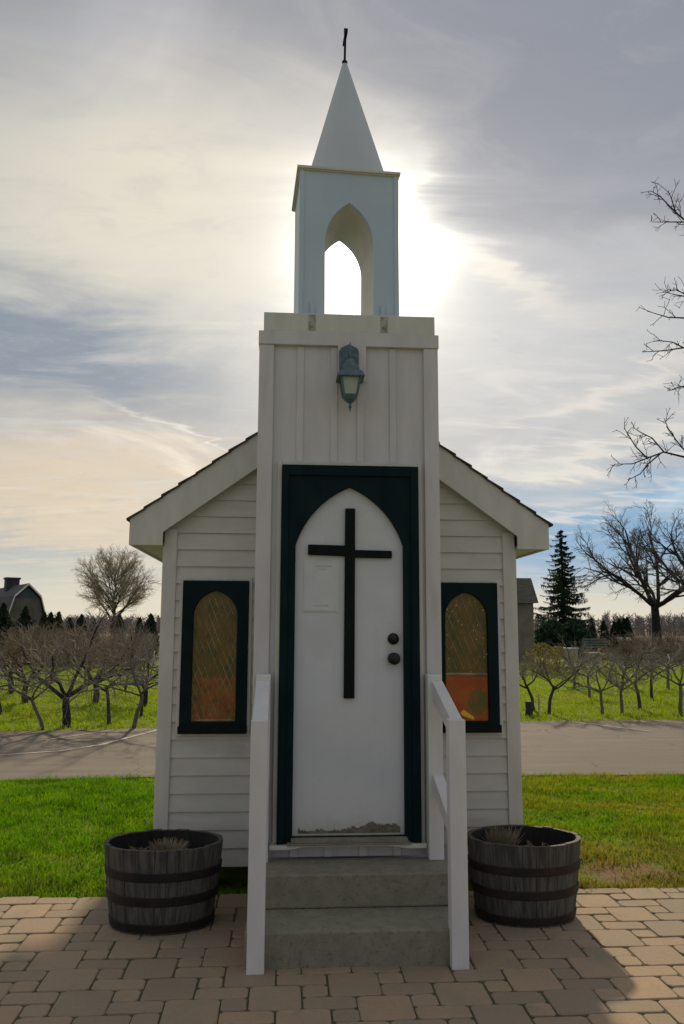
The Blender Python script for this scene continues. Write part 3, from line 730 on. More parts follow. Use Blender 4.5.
# ------------------------------------------------------------------ barrel planters
def barrel(loc, seed, label):
    t = thing('barrel_planter', label, 'planter', loc, 0, 'half barrel planters in front of the chapel')
    rnd = random.Random(seed); H_ = .438; r0, r1 = .276, .331; n = 26; a = 0; b = MB()
    wid = [rnd.uniform(.8, 1.2) for _ in range(n)]; tot = sum(wid)
    def rad(f): return r0 + (r1 - r0) * (f ** .8)
    for k in range(n):
        da = 2 * PI * wid[k] / tot; ofs = rnd.uniform(-.0025, .0025); zt = H_ + rnd.uniform(-.004, .003)
        vs = []; m = 3; N = 7
        for i in range(N):
            f = i / (N - 1); z = f * zt; ro = rad(f) + ofs
            for j in range(m):
                an = a + .004 + (da - .008) * j / (m - 1); e = -.002 if j in (0, m - 1) else .0
                vs.append(((ro + e) * math.cos(an), (ro + e) * math.sin(an), z))
        for i in range(N):
            f = i / (N - 1); z = f * zt; ri = rad(f) - .026
            for j in range(m):
                an = a + .004 + (da - .008) * j / (m - 1); vs.append((ri * math.cos(an), ri * math.sin(an), z))
        fs = []; O = N * m
        for i in range(N - 1):
            for j in range(m - 1):
                fs.append((i*m+j, i*m+j+1, (i+1)*m+j+1, (i+1)*m+j)); fs.append((O+i*m+j, O+(i+1)*m+j, O+(i+1)*m+j+1, O+i*m+j+1))
            fs.append((i*m, (i+1)*m, O+(i+1)*m, O+i*m)); fs.append((i*m+m-1, O+i*m+m-1, O+(i+1)*m+m-1, (i+1)*m+m-1))
        for j in range(m - 1):
            fs.append(((N-1)*m+j, (N-1)*m+j+1, O+(N-1)*m+j+1, O+(N-1)*m+j)); fs.append((j+1, j, O+j, O+j+1))
        b.add(vs, fs); a += da
    b.build('staves', M['stave'], t); t.scale = (1, .76, 1)
    for f0, f1 in ((.03, .13), (.34, .45), (.63, .735)):
        hp = MB(); p = []
        for f in (f0, f0 + .01, f1 - .01, f1): p.append((rad(f) + (.0045 if f in (f0, f1) else .0065), f * H_))
        p = [(rad(f0) + .001, f0 * H_)] + p + [(rad(f1) + .001, f1 * H_)]
        hp.lathe(p, 48); hp.f = [q for q in hp.f if len(q) == 4]; hp.build('hoop', M['hoop'] if loc[0] > 0 else M['hoop_dark'], t)
    ch = MB(); ch.lathe([(rad(f) - .0275, f * H_ * .99) for f in (.5, .65, .8, .9, 1.0)], 48); ch.f = [q[::-1] for q in ch.f if len(q) == 4]; ch.build('dark_lining', M['dark_stave'], t)  # dark lining added so the barrel reads dark inside
    s = MB(); nr, na = 8, 40; vs = [(0, 0, .335)]
    for i in range(1, nr + 1):
        for j in range(na):
            an = 2*PI*j/na; rr = .299 * i / nr; vs.append((rr * math.cos(an), rr * math.sin(an), .325 + rnd.uniform(-.008, .012)))
    fs = [(0, 1 + j, 1 + (j+1) % na) for j in range(na)]
    for i in range(nr - 1):
        for j in range(na):
            j2 = (j + 1) % na; fs.append((1+i*na+j, 1+(i+1)*na+j, 1+(i+1)*na+j2, 1+i*na+j2))
    s.add(vs, fs); s.build('soil', M['soil'], t)
    return t
barrel((-1.035, -.565, 0), 1, 'weathered half barrel planter with dark hoops to the left of the steps')
barrel((1.022, -.575, 0), 2, 'half barrel planter with rusty hoops to the right of the steps')
def clump(loc, seed, label, rx, h, lean):
    rnd = random.Random(seed); b = MB()
    for i in range(420):
        a = rnd.uniform(0, 2*PI); q = rnd.random() ** .5; x = q * math.cos(a) * rx; y = q * math.sin(a) * rx * .55
        hh = h * rnd.uniform(.45, 1.12) * (1 - .25 * q); lx = rnd.gauss(0, .018) + lean * rnd.uniform(.2, 1) * hh + x * .35; ly = rnd.gauss(0, .018) + y * .4
        b.tube([(x, y, 0), (x + lx * .4, y + ly * .4, hh * .6), (x + lx, y + ly, hh)], [.0018, .0015, .0006], 3)
    for i in range(60):
        a = rnd.uniform(0, 2*PI); q = rx * rnd.uniform(.8, 1.7)
        b.tube([(math.cos(a)*rx*.6, math.sin(a)*rx*.5, .0), (math.cos(a)*q, math.sin(a)*q*.7, .02), (math.cos(a)*q*1.15, math.sin(a)*q*.8, -.002)], [.0016, .0014, .0008], 3)
    o = b.build('dry_grass_clump', M['straw']); o.location = loc
    return tag(o, label, 'dry plant', 'cut back clumps in the barrels')
clump((-1.03, -.50, .33), 3, 'flat cut back straw clump in the left barrel', .085, .105, .15)
clump((.92, -.48, .33), 4, 'upright cut back straw clump in the right barrel', .08, .150, .05)
def stems(loc, seed, n, spread, h, label):
    rnd = random.Random(seed); b = MB()
    for i in range(n):
        x = rnd.uniform(-spread, spread); y = rnd.uniform(-.08, .08); hh = h * rnd.uniform(.5, 1)
        b.tube([(0, 0, -.01), (x + rnd.gauss(0, .01), y, hh*.5), (x + rnd.gauss(0, .02), y + rnd.gauss(0, .02), hh)], [.003, .0025, .0015], 4)
        for q in range(3):
            zz = hh * rnd.uniform(.4, 1); b.add([(x, y, zz), (x + rnd.uniform(-.03, .03), y + rnd.uniform(-.02, .02), zz + .012), (x + rnd.uniform(-.02, .02), y + .01, zz - .016)], [(0, 1, 2)])
    o = b.build('withered_plant', M['straw']); o.location = loc
    return tag(o, label, 'dry plant', 'withered stems in the barrels')
stems((-1.19, -.50, .33), 5, 9, .07, .05, 'few withered stems beside the straw clump in the left barrel')
stems((1.13, -.50, .33), 6, 12, .09, .04, 'low withered stems beside the straw clump in the right barrel')

# ------------------------------------------------------------------ trees
def branch(acc, p, d, Ln, r0, r1, nseg, wob, upw, rnd, sides):
    p = Vector(p); d = Vector(d).normalized(); pts = [p.copy()]; dirs = [d.copy()]; rad = [r0]
    for i in range(nseg):
        d = (d + Vector((rnd.gauss(0, wob), rnd.gauss(0, wob), rnd.gauss(0, wob))) + Vector((0, 0, upw))).normalized()
        p = p + d * (Ln / nseg); pts.append(p.copy()); dirs.append(d.copy()); rad.append(r0 + (r1 - r0) * (i + 1) / nseg)
    acc.tube(pts, rad, sides)
    return pts, dirs, rad
def rot_dir(d, ang, rnd, az=None):
    d = d.normalized(); n = d.cross(Vector((0, 0, 1)))
    if n.length < .05: n = d.cross(Vector((1, 0, 0)))
    n.normalize(); m = d.cross(n); a = rnd.uniform(0, 2*PI) if az is None else az
    return (d * math.cos(ang) + (n * math.cos(a) + m * math.sin(a)) * math.sin(ang)).normalized()
def grow(limbs, twigs, p, d, Ln, r, lev, spec, rnd):
    s = spec[lev]; last = lev == len(spec) - 1
    acc = twigs if s.get('twig') else limbs
    pts, dirs, rad = branch(acc, p, d, Ln, r, max(r * s.get('taper', .45), s.get('rmin', .002)), s['n'], s['wob'], s['up'], rnd, s['sides'])
    if last: return
    c = spec[lev + 1]; nch = s['kids'] if isinstance(s['kids'], int) else rnd.randint(*s['kids'])
    for k in range(nch):
        f = s['from'] + (1 - s['from']) * ((k + rnd.random()) / nch); x = f * (len(pts) - 1); i = min(int(x), len(pts) - 2); q = x - i
        pp = pts[i].lerp(pts[i+1], q); rr = rad[i] + (rad[i+1] - rad[i]) * q
        dd = rot_dir(dirs[min(i+1, len(dirs)-1)], rnd.uniform(*s['ang']), rnd)
        if s.get('noup') and dd.z < s['noup']: dd.z = abs(dd.z) * .4 + s['noup']
        grow(limbs, twigs, pp, dd, Ln * rnd.uniform(*s['len']) * (1.0 - .35 * f * s.get('fall', 1)), min(rr * .75, r * s.get('rk', .6)), lev + 1, spec, rnd)

def orchard_proto(seed, th, bark, tw, spread=1.0, nl=4, slim=False, lean=0.0):
    rnd = random.Random(seed); li, twg = MB(), MB()
    r0 = .031 if slim else .066
    pts, dirs, rad = branch(li, (0, 0, -.05), (lean, 0, 1), th + .05, r0 * 1.2, r0 * .85, 6, .13, .03, rnd, 8)
    top = pts[-1]; a0 = rnd.uniform(0, 2*PI)
    spec = [dict(n=7, wob=.15, up=.012, kids=(6, 8), ang=(.45, 1.0), len=(.42, .7), sides=6, taper=.35, rk=.5, **{'from': .22}),
            dict(n=5, wob=.2, up=.02, kids=(5, 7), ang=(.4, 1.0), len=(.4, .75), sides=4, taper=.4, rk=.5, twig=True, **{'from': .12}),
            dict(n=4, wob=.16, up=.04, kids=(2, 4), ang=(.35, .9), len=(.35, .7), sides=3, taper=.5, rmin=.0013, twig=True, **{'from': .15}),
            dict(n=2, wob=.15, up=.06, kids=0, ang=(0, 0), len=(0, 0), sides=3, taper=.6, rmin=.0014, twig=True)]
    for k in range(nl):
        a = a0 + 2*PI*k/nl + rnd.uniform(-.35, .35); el = rnd.uniform(.35, .8)
        d = Vector((math.cos(a)*math.cos(el), math.sin(a)*math.cos(el), math.sin(el)))
        grow(li, twg, top - Vector((0, 0, rnd.uniform(0, .12))), d, rnd.uniform(1.05, 1.4) * spread, r0 * rnd.uniform(.5, .7), 0, spec, rnd)
    t = thing('fruit_tree', 'x', 'tree', (0, 0, 0), 0, 'bare fruit trees in the orchard across the road')
    li.build('trunk', bark, t, smooth=True); twg.build('crown', tw, t)
    return t
protos = dict(thick=orchard_proto(11, .52, M['bark_black'], M['twig'], 1.12, 4, False, .12),
              grey=orchard_proto(12, .62, M['bark_grey'], M['twig'], 1.0, 5, True),
              dark=orchard_proto(13, .68, M['bark'], M['twig'], 1.0, 4, True, .12),
              red=orchard_proto(14, .5, M['bark'], M['twig_red'], 1.05, 5, False, -.08),
              low=orchard_proto(15, .55, M['bark'], M['twig'], .62, 4, True, -.12),
              lowgrey=orchard_proto(16, .55, M['bark_grey'], M['twig'], .66, 5, True, .05))
used = set()
def place_tree(kind, px, py, rz, s, label):
    p = gr(px, py, -.03); o = protos[kind]
    if kind in used: o = dup(o, p, rz, (s, s, s), label)
    else:
        used.add(kind); o.location = p; o.rotation_euler.z = rz; o.scale = (s, s, s); o['label'] = label
    return o
for a in [('thick', 67, 727, 0.4, 1.0, 'bare fruit tree with thick black trunk, the stoutest left of the chapel'),
          ('grey', 43, 730, 1.1, .9, 'slim grey fruit tree forking low, right beside the stout black trunk'),
          ('dark', 108, 724, 0.2, 1.0, 'slender dark fruit tree leaning right between black and grey trunks'),
          ('grey', 133, 729, 3.0, 1.05, 'straight grey fruit tree nearest the left wall of the chapel'),
          ('dark', 2, 716, 2.2, .95, 'forked fruit tree cut by the left edge of the photo'),
          ('red', 25, 703, 1.0, 1.0, 'reddish twigged fruit tree behind the slim grey forked one'),
          ('red', 95, 704, 4.0, 1.0, 'reddish twigged fruit tree in the second row under the round tree'),
          ('thick', 144, 706, 2.5, .9, 'black trunked fruit tree in the second row against the chapel corner'),
          ('red', 10, 694, 5.2, 1.05, 'reddish fruit tree in the third row below the grey barn'),
          ('dark', 124, 692, 5.5, 1.1, 'dark fruit tree in the third row below the round tree trunk'),
          ('low', 549, 714, 1.9, 1.05, 'small crooked fruit tree with forked trunk below the yellow bush'),
          ('lowgrey', 603, 716, .6, .95, 'thin stemmed small fruit tree below the far green bench'),
          ('lowgrey', 622, 714, 2.6, 1.0, 'small grey fruit tree leaning left right of the thin stemmed one'),
          ('low', 640, 710, 4.6, 1.1, 'small fruit tree with dark bent trunk near the big bare tree'),
          ('lowgrey', 680, 716, 4.4, 1.2, 'tall grey stemmed fruit tree at the right edge of the photo'),
          ('low', 652, 700, .9, 1.1, 'small dark fruit tree behind the bent trunked one'),
          ('low', 574, 690, 3.6, 1.15, 'small fruit tree in the second row below the spruce'),
          ('lowgrey', 590, 698, 1.4, 1.05, 'small grey fruit tree in the second row below the far bench'),
          ('low', 534, 711, 5.9, 1.0, 'small fruit tree leaning away from the stump at the chapel corner'),
          ('lowgrey', 668, 690, 3.2, 1.25, 'pale fruit tree in the last row under the big bare tree'),
          ('low', 622, 688, 2.1, 1.2, 'dark fruit tree in the last row below the clump of cedars')]:
    place_tree(*a)

# stump, stakes
p = gr(529, 716, -.03); b = MB()
b.tube([(0, 0, 0), (.004, 0, .12), (.0, .004, .27)], [.075, .066, .064], 10); b = b.build('tree_stump', M['bark_black']); b.location = p
tag(b, 'short black sawn stump at the road edge beside the chapel corner', 'stump')
p = gr(141, 717, -.03); b = MB(); b.tube([(0, 0, 0), (.01, 0, .16), (0, 0, .30)], [.03, .028, .026], 8); b.tube([(.005, 0, .2), (-.1, 0, .24)], [.012, .008], 5); b.tube([(.0, 0, .28), (.05, 0, .36)], [.012, .006], 5); b = b.build('dead_sapling', M['bark_black']); b.location = p
tag(b, 'short dead sapling stub on the grass left of the chapel corner', 'stump')
p = gr(539, 711, -.03); b = MB(); b.box(-.014, .014, -.014, .014, 0, .34); b.add([(-.014, -.014, .34), (.014, -.014, .34), (.014, .014, .34), (-.014, .014, .34), (0, 0, .37)], [(0, 1, 4), (1, 2, 4), (2, 3, 4), (3, 0, 4)]); b = b.build('stake', M['stone_pale']); b.location = p
tag(b, 'pale wooden stake between the stump and the crooked fruit tree', 'stake')

# big round tree, left
def big_tree(name, seed, loc, H, spread, bark, tw, label, group, specs, trunk_h, r0, nl, el, limb):
    rnd = random.Random(seed); li, twg = MB(), MB()
    pts, dirs, rad = branch(li, (0, 0, -.2), (0, 0, 1), trunk_h + .2, r0 * 1.2, r0 * .85, 5, .03, .02, rnd, 10)
    a0 = rnd.uniform(0, 2*PI)
    for k in range(nl):
        a = a0 + 2*PI*k/nl + rnd.uniform(-.3, .3); e = rnd.uniform(*el)
        d = Vector((math.cos(a)*math.cos(e), math.sin(a)*math.cos(e), math.sin(e)))
        grow(li, twg, pts[-1] - Vector((0, 0, rnd.uniform(0, .2) * trunk_h)), d, (limb * rnd.uniform(.85, 1.12) if limb > 0 else (4.1 - (limb + 4.1) * math.sin(e)) * rnd.uniform(.9, 1.06)), r0 * rnd.uniform(.4, .6), 0, specs, rnd)
    t = thing(name, label, 'tree', loc, 0, group)
    li.build('trunk', bark, t, smooth=True); twg.build('crown', tw, t)
    return t
pL = gr(113, 650); dL = 75.0; base = at(113, 629, dL); base.z = 0
def round_tree(loc, label):
    rnd = random.Random(21); li, twg = MB(), MB(); tp = [Vector((0, 0, -.2))]; rr_ = [.22]
    for k in range(1, 9): tp.append(Vector((rnd.gauss(0, .06) * k ** .5, rnd.gauss(0, .06) * k ** .5, k * .85))); rr_.append(.22 * (1 - k / 8.5) + .012)
    li.tube(tp, rr_, 9); cz, Rr = 4.95, 3.75
    spec = [dict(n=7, wob=.07, up=.035, kids=(10, 12), ang=(.35, .8), len=(.32, .5), sides=5, taper=.3, rk=.5, **{'from': .2}),
            dict(n=5, wob=.10, up=.02, kids=(8, 10), ang=(.3, .8), len=(.4, .65), sides=4, taper=.35, rk=.5, rmin=.006, twig=True, **{'from': .15}),
            dict(n=3, wob=.13, up=.02, kids=(4, 6), ang=(.3, .8), len=(.4, .7), sides=3, taper=.4, rmin=.004, twig=True, **{'from': .2}),
            dict(n=2, wob=.12, up=-.02, kids=0, ang=(0, 0), len=(0, 0), sides=3, taper=.6, rmin=.0035, twig=True)]
    for k in range(40):
        z = 1.6 + 4.9 * (k + rnd.random()) / 40; a = k * 2.4 + rnd.uniform(-.3, .3); e = rnd.uniform(.35, .95) + .25 * (z - 1.6) / 4.9
        d = Vector((math.cos(a)*math.cos(e), math.sin(a)*math.cos(e), math.sin(e))); x = (z + .2) / 7.0 * 8; q = min(int(x), 7); p = tp[q].lerp(tp[q+1], x - q)
        o = p - Vector((0, 0, cz)); b = o.dot(d); Ln = -b + math.sqrt(max(b*b - o.dot(o) + Rr*Rr, .04))
        grow(li, twg, p, d, Ln * rnd.uniform(.80, .95), .075 * (1.15 - z / 8), 0, spec, rnd)
    t = thing('round_tree', label, 'tree', loc)
    li.build('trunk', M['bark'], t, smooth=True); twg.build('crown', M['twig_pale'], t)
round_tree(base, 'large round bare tree with fine yellowish twigs left of the chapel')
sp_big = [dict(n=9, wob=.10, up=.035, kids=(6, 8), ang=(.35, .85), len=(.4, .68), sides=7, taper=.3, rk=.55, **{'from': .22}),
          dict(n=7, wob=.14, up=.03, kids=(4, 6), ang=(.35, .9), len=(.42, .7), sides=5, taper=.35, rk=.5, **{'from': .2}),
          dict(n=5, wob=.16, up=.02, kids=(4, 6), ang=(.35, .9), len=(.4, .7), sides=4, taper=.4, rmin=.008, rk=.5, twig=True, **{'from': .2}),
          dict(n=4, wob=.17, up=.01, kids=(3, 5), ang=(.35, .9), len=(.4, .7), sides=3, taper=.5, rmin=.006, twig=True, **{'from': .2}),
          dict(n=2, wob=.15, up=.0, kids=0, ang=(0, 0), len=(0, 0), sides=3, taper=.7, rmin=.005, twig=True)]
base = at(657, 629, 58.0); base.z = 0
bt = big_tree('bare_tree', 33, base, 12, 6, M['bark_black'], M['bark_grey'], 'big spreading bare tree with dark forked trunk right of the spruce', 'big bare trees on the right', sp_big, 3.3, .32, 7, (.42, 1.15), 6.0)
base2 = at(716, 629, 50.0); base2.z = 0
dup(bt, base2, 2.4, (1.0, 1.0, 1.0), 'big bare tree reaching in from the right edge beside the spreading one')

# tree on the lawn at the right, only its branch ends reach into view
def lawn_tree():
    rnd = random.Random(8); li, twg = MB(), MB(); D0 = 8.2
    base = at(800, 629, D0); base.z = -.03; bx = Vector(base)
    tp = [bx, bx + Vector((.02, 0, 1.2)), bx + Vector((-.03, .05, 2.6)), bx + Vector((.02, .05, 4.0)), bx + Vector((-.02, 0, 5.4)), bx + Vector((.05, .02, 6.6)), bx + Vector((.0, .1, 7.6))]
    li.tube(tp, [.13, .11, .095, .08, .06, .04, .015], 9)
    paths = [[(740, 262), (712, 240), (690, 224), (678, 216), (668, 205), (660, 196), (651, 190)], [(735, 335), (706, 315), (688, 296), (676, 294), (668, 293)],
             [(740, 352), (710, 328), (684, 318), (668, 317), (647, 312)], [(745, 400), (712, 362), (684, 348), (664, 350), (643, 352)],
             [(740, 420), (706, 398), (684, 386), (676, 388), (669, 390)], [(750, 505), (715, 472), (684, 456), (664, 452), (650, 458), (632, 463), (613, 465)],
             [(690, 457), (676, 440), (668, 428), (664, 418)], [(664, 452), (652, 438), (640, 432), (634, 428)], [(648, 459), (636, 447), (629, 436), (624, 428)],
             [(660, 454), (648, 464), (640, 474), (628, 480)], [(684, 222), (668, 222), (652, 222)], [(676, 214), (672, 200), (668, 190)], [(690, 296), (676, 290), (669, 290)], [(684, 348), (672, 342), (655, 340)]]
    for i, path in enumerate(paths):
        dd = D0 + .3 * math.sin(i * 2.1); main = path[0][0] > 700
        pts = [at(x + rnd.uniform(-1, 1), y + rnd.uniform(-1, 1), dd + (.06 * math.sin(k * 1.9 + i) if main else 0)) for k, (x, y) in enumerate(path)]
        if not main:
            j = 5 if i in (6, 7, 8, 9) else {10: 0, 11: 0, 12: 1, 13: 3}[i]
            pts = [at(x, y, D0 + .3 * math.sin(j * 2.1) + .05 * k) for k, (x, y) in enumerate(path)]
        if main:
            q = min(max(pts[0].z - .35, .5), 7); pts = [Vector((bx.x, bx.y, q))] + pts
        n = len(pts); r_ = [(.012 if main else .005) * (1 - k / (n - 1)) ** .8 + .003 for k in range(n)]
        li.tube(pts, r_, 6)
        for k in range(1, n):
            for m in range(3 if main else 3):
                f = rnd.random(); p = pts[k-1].lerp(pts[k], f); d = (pts[k] - pts[k-1]).normalized()
                if main and k == 1: continue
                d2 = rot_dir(d, rnd.uniform(.5, 1.1), rnd); l2 = rnd.uniform(.05, .2) if k > 1 or not main else .1
                q_, dq, _ = branch(twg, p, d2, l2, .0036, .0022, 4, .18, .05, rnd, 4)
                for _i in range(2):
                    branch(twg, q_[rnd.randint(1, 4)], rot_dir(d2, rnd.uniform(.5, 1), rnd), l2 * .5, .003, .0022, 2, .15, .02, rnd, 3)
                twg.lathe([(0, -.008), (.005, 0), (0, .010)], 4); o = len(twg.v) - 12
                twg.v[o:] = [(x + q_[-1].x, y + q_[-1].y, z + q_[-1].z) for x, y, z in twg.v[o:]]
    # far side limbs, out of view, that fill the rest of the crown
    for i in range(9):
        a = rnd.uniform(-1.2, 1.2); z = 2.8 + i * .5
        d = Vector((math.cos(a), math.sin(a), .5)); ppt, dr_, rd_ = branch(li, (bx.x, bx.y, z), d, rnd.uniform(1.2, 2.0), .03, .008, 6, .12, .04, rnd, 6)
        for k in range(14):
            kk = rnd.randint(1, 6); branch(twg, ppt[kk], rot_dir(dr_[kk], rnd.uniform(.4, 1), rnd), rnd.uniform(.3, .7), .007, .003, 4, .18, .03, rnd, 4)
    t = thing('bare_tree', 'bare tree just outside the right edge, its knobbly branch tips reaching into the sky', 'tree', (bx.x, bx.y, bx.z))
    for acc in (li, twg): acc.v = [(x - bx.x, y - bx.y, z - bx.z) for x, y, z in acc.v]
    li.build('trunk', M['bark_black'], t, smooth=True); twg.build('crown', M['bark_black'], t)
lawn_tree()

# spruce
def spruce(loc, H, Rb, label):
    rnd = random.Random(4); tr = MB(); tr.tube([(0, 0, 0), (0, 0, H*.5), (0, 0, H)], [.16, .10, .015], 8)
    V = []; T = []; br = MB(); z = .25
    while z < H - .1:
        f = z / H; Lb = Rb * (1 - f) ** .82 * rnd.uniform(.85, 1.1) + .10; nb = 9 if f < .7 else 6
        a0 = rnd.uniform(0, 2*PI)
        for k in range(nb):
            a = a0 + 2*PI*k/nb + rnd.uniform(-.25, .25); l = Lb * rnd.uniform(.7, 1.12); ca, sa = math.cos(a), math.sin(a); zb_ = z; z = zb_ + rnd.uniform(-.16, .16); l *= rnd.choice((.7, .95, 1, 1.08)); dr = rnd.uniform(.3, .5)
            n = 7; pts = []
            for i in range(n + 1):
                q = i / n; rr = l * q; zz = z - l * dr * q + l * (dr - .06) * q ** 2.4
                pts.append(Vector((ca * rr, sa * rr, zz)))
            br.tube(pts, [.03 * (1 - i / n) + .006 for i in range(n + 1)], 4)
            for i in range(int(18 + 30 * l)):
                q = rnd.uniform(.12, 1); x = q * n; j = min(int(x), n - 1); p = pts[j].lerp(pts[j+1], x - j)
                w = l * .22 * (1 - q * .55); side = rnd.uniform(-w, w)
                c = p + Vector((-sa, ca, 0)) * side + Vector((0, 0, -abs(side) * .25))
                s = rnd.uniform(.07, .17); dn = rnd.uniform(.6, 2.0)
                o = len(V); V += [c + Vector((ca, sa, .1)) * s * .8, c + Vector((-sa, ca, 0)) * s * .35 - Vector((0, 0, .2)) * s, c + Vector((rnd.uniform(-.3, .3), rnd.uniform(-.3, .3), -dn)) * s, c - Vector((-sa, ca, 0)) * s * .35]
                T.append((o, o+1, o+2, o+3))
            z = zb_
        z += rnd.uniform(.30, .42) * (1.15 - .45 * f)
    t = thing('spruce_tree', label, 'tree', loc)
    tr.build('trunk', M['bark'], t); br.build('branches', M['bark'], t)
    tris_obj('crown', M['spruce'], np.array([tuple(v) for v in V]), np.array(T), t)
base = at(564, 629, 55.0); base.z = 0
spruce(base, 8.5, 3.1, 'tall dark spruce standing right of the chapel behind the yellow bush')

# leafy bushes and cedars made of many small faces
def leafy(name, m, seed, n, prof, size, label, cat, loc, group=None, droop=0.0, stem=True):
    rng = np.random.default_rng(seed); zf = rng.random(n); a = rng.uniform(0, 2*PI, n)
    lump = 1 + .16 * np.sin(a * 3 + zf * 9 + seed) + .12 * np.sin(a * 5 - zf * 17)
    rr = np.interp(zf, [p[0] for p in prof], [p[1] for p in prof]) * lump * (rng.random(n) ** .33); H = prof[-1][2]
    c = np.stack([rr * np.cos(a), rr * np.sin(a), zf * H], 1)
    d1 = rng.normal(size=(n, 3)); d1[:, 2] += .8; d1 /= np.linalg.norm(d1, axis=1)[:, None]; d2 = rng.normal(size=(n, 3)); d2 -= d1 * (d1 * d2).sum(1)[:, None]; d2 /= np.linalg.norm(d2, axis=1)[:, None]
    s = size * (.6 + .8 * rng.random(n))[:, None]
    V = np.stack([c - d1 * s, c + d2 * s * .45, c + d1 * s, c - d2 * s * .45], 1).reshape(-1, 3); T = (np.arange(n) * 4)[:, None] + np.array([[0, 1, 2, 3]])
    t = thing(name, label, cat, loc, 0, group)
    tris_obj('foliage', m, V, T, t)
    if stem:
        b = MB(); rnd = random.Random(seed)
        for i in range(4): b.tube([(rnd.uniform(-.1, .1), rnd.uniform(-.1, .1), -.1), (rnd.uniform(-.2, .2), rnd.uniform(-.2, .2), H * .45)], [.05, .02], 5)
        b.build('stem', M['bark'], t)
    return t
cedar_prof = [(0, .42, 1), (.12, .52, 1), (.5, .46, 1), (.8, .27, 1), (1, .02, 3.0)]
cone_prof = [(0, 1.1, 1), (.1, 1.25, 1), (.5, .75, 1), (.8, .35, 1), (1, .03, 4.0)]
cedA = leafy('columnar_cedar', M['cedar'], 1, 2600, cedar_prof, .12, 'x', 'cedar', (0, 0, 0), 'row of columnar cedars left of the chapel')
def put_first(o, px, ytop, dist, H0, label, wf=1.0):
    p = at(px, ytop, dist); s = p.z / H0; o.location = (p.x, p.y, 0); o.scale = (s * wf, s * wf, s); o['label'] = label
def put_copy(o, px, ytop, dist, H0, label, wf=1.0, rz=0.0, group=None):
    p = at(px, ytop, dist); s = p.z / H0; c = dup(o, (p.x, p.y, 0), rz, (s * wf, s * wf, s), label)
    if group: c['group'] = group
    return c
put_first(cedA, 44.5, 613, 50, 3.0, 'first narrow cedar of the row, just right of the barn')
for i, (px, yt, wf, lb) in enumerate([(51, 613, 1.0, 'second narrow cedar from the barn, close beside the first'), (59, 612.5, .95, 'third narrow cedar from the barn with a pointed tip'),
        (70, 618, 1.0, 'fourth narrow cedar from the barn, shorter than the third'), (82, 615, 1.15, 'broad cedar left of the round bare tree, darkest of the row'),
        (94, 619, .9, 'small cedar between the broad one and the round tree'), (120, 615.5, 1.0, 'narrow cedar right behind the round tree trunk'),
        (140, 618, .9, 'thin cedar right of the round tree near the chapel'), (151, 614.5, 1.15, 'stout cedar next to the left chapel wall')]):
    put_copy(cedA, px, yt, 50, 3.0, lb, wf, i * 1.3)
g2 = 'dark cedars between the spruce and the big bare tree'
for i, (px, yt, wf, lb) in enumerate([(592, 619, .85, 'lone slim cedar right of the spruce'), (603.5, 621, .95, 'second slim cedar right of the spruce, wider than the first'),
        (614, 621, 1.0, 'left cedar of the dense dark clump by the big bare tree'), (619, 619, 1.0, 'second cedar in the dense dark clump'), (624, 618.5, 1.0, 'third cedar in the dense dark clump'), (627, 617.5, .9, 'tallest right hand cedar of the dense dark clump')]):
    put_copy(cedA, px, yt, 62, 3.0, lb, wf * 1.0, i * .9 + .4, g2)
con = leafy('conifer', M['cedar'], 2, 3000, cone_prof, .16, 'x', 'conifer', (0, 0, 0))
put_first(con, 26, 607, 52, 4.0, 'dark pointed conifer in front of the grey barn')
con2 = put_copy(con, 4, 604, 56, 4.0, 'dark bushy conifer at the left edge below the barn roof', 1.1, 2.0)
bush_prof = [(0, .7, 1), (.2, .95, 1), (.6, .9, 1), (.85, .55, 1), (1, .15, 1.6)]
yb = leafy('yellow_bush', M['yellow_leaf'], 3, 800, bush_prof, .07, 'x', 'bush', (0, 0, 0), 'yellow bushes below the spruce')
p = at(546, 640, 26); put_first(yb, 541, 643, 30, 1.6, 'yellow flowering bush next to the chapel wall below the spruce', 1.1)
put_copy(yb, 557, 646, 31, 1.6, 'olive yellow bush under the spruce right of the brighter one', 1.2, 1.5)
db = leafy('evergreen_shrub', M['spruce'], 6, 2600, bush_prof, .12, 'x', 'shrub', (0, 0, 0), 'evergreen shrubs at the foot of the spruce')
put_first(db, 552, 621, 50, 1.6, 'dark evergreen shrub at the left foot of the spruce', .85)
put_copy(db, 574, 620, 50, 1.6, 'dark evergreen shrub at the right foot of the spruce', .85, 2.0)
ob = leafy('orange_shrub', M['orange_leaf'], 5, 500, bush_prof, .07, 'x', 'bush', (0, 0, 0))
put_first(ob, 602, 647, 40, 1.6, 'small orange brown shrub right of the far green bench', .5)

# reddish cane shrubs
def canes(seed, label):
    rnd = random.Random(seed); b = MB()
    for i in range(190):
        x = rnd.gauss(0, .7); y = rnd.gauss(0, .5); d = Vector((x * .35, y * .35, 1)); pts, dr_, rd_ = branch(b, (x * .6, y * .6, -.05), d, rnd.uniform(.9, 1.7), .012, .006, 5, .1, .0, rnd, 3)
        for k in range(3):
            j = rnd.randint(2, 5); branch(b, pts[j], rot_dir(dr_[j], .6, rnd), rnd.uniform(.25, .5), .007, .005, 2, .1, 0, rnd, 3)
    o = b.build('cane_shrub', M['twig_red']); return tag(o, label, 'shrub', 'reddish cane shrubs in the background')
cs0 = canes(2, 'reddish twiggy shrub below the barn at the left')
def put_cane(o, px, yt, dist, wf=1.0):
    p = at(px, yt, dist); s = p.z / 1.6; o.location = (p.x, p.y, 0); o.scale = (s * wf, s * wf, s)
put_cane(cs0, 18, 632, 38, 1.3)
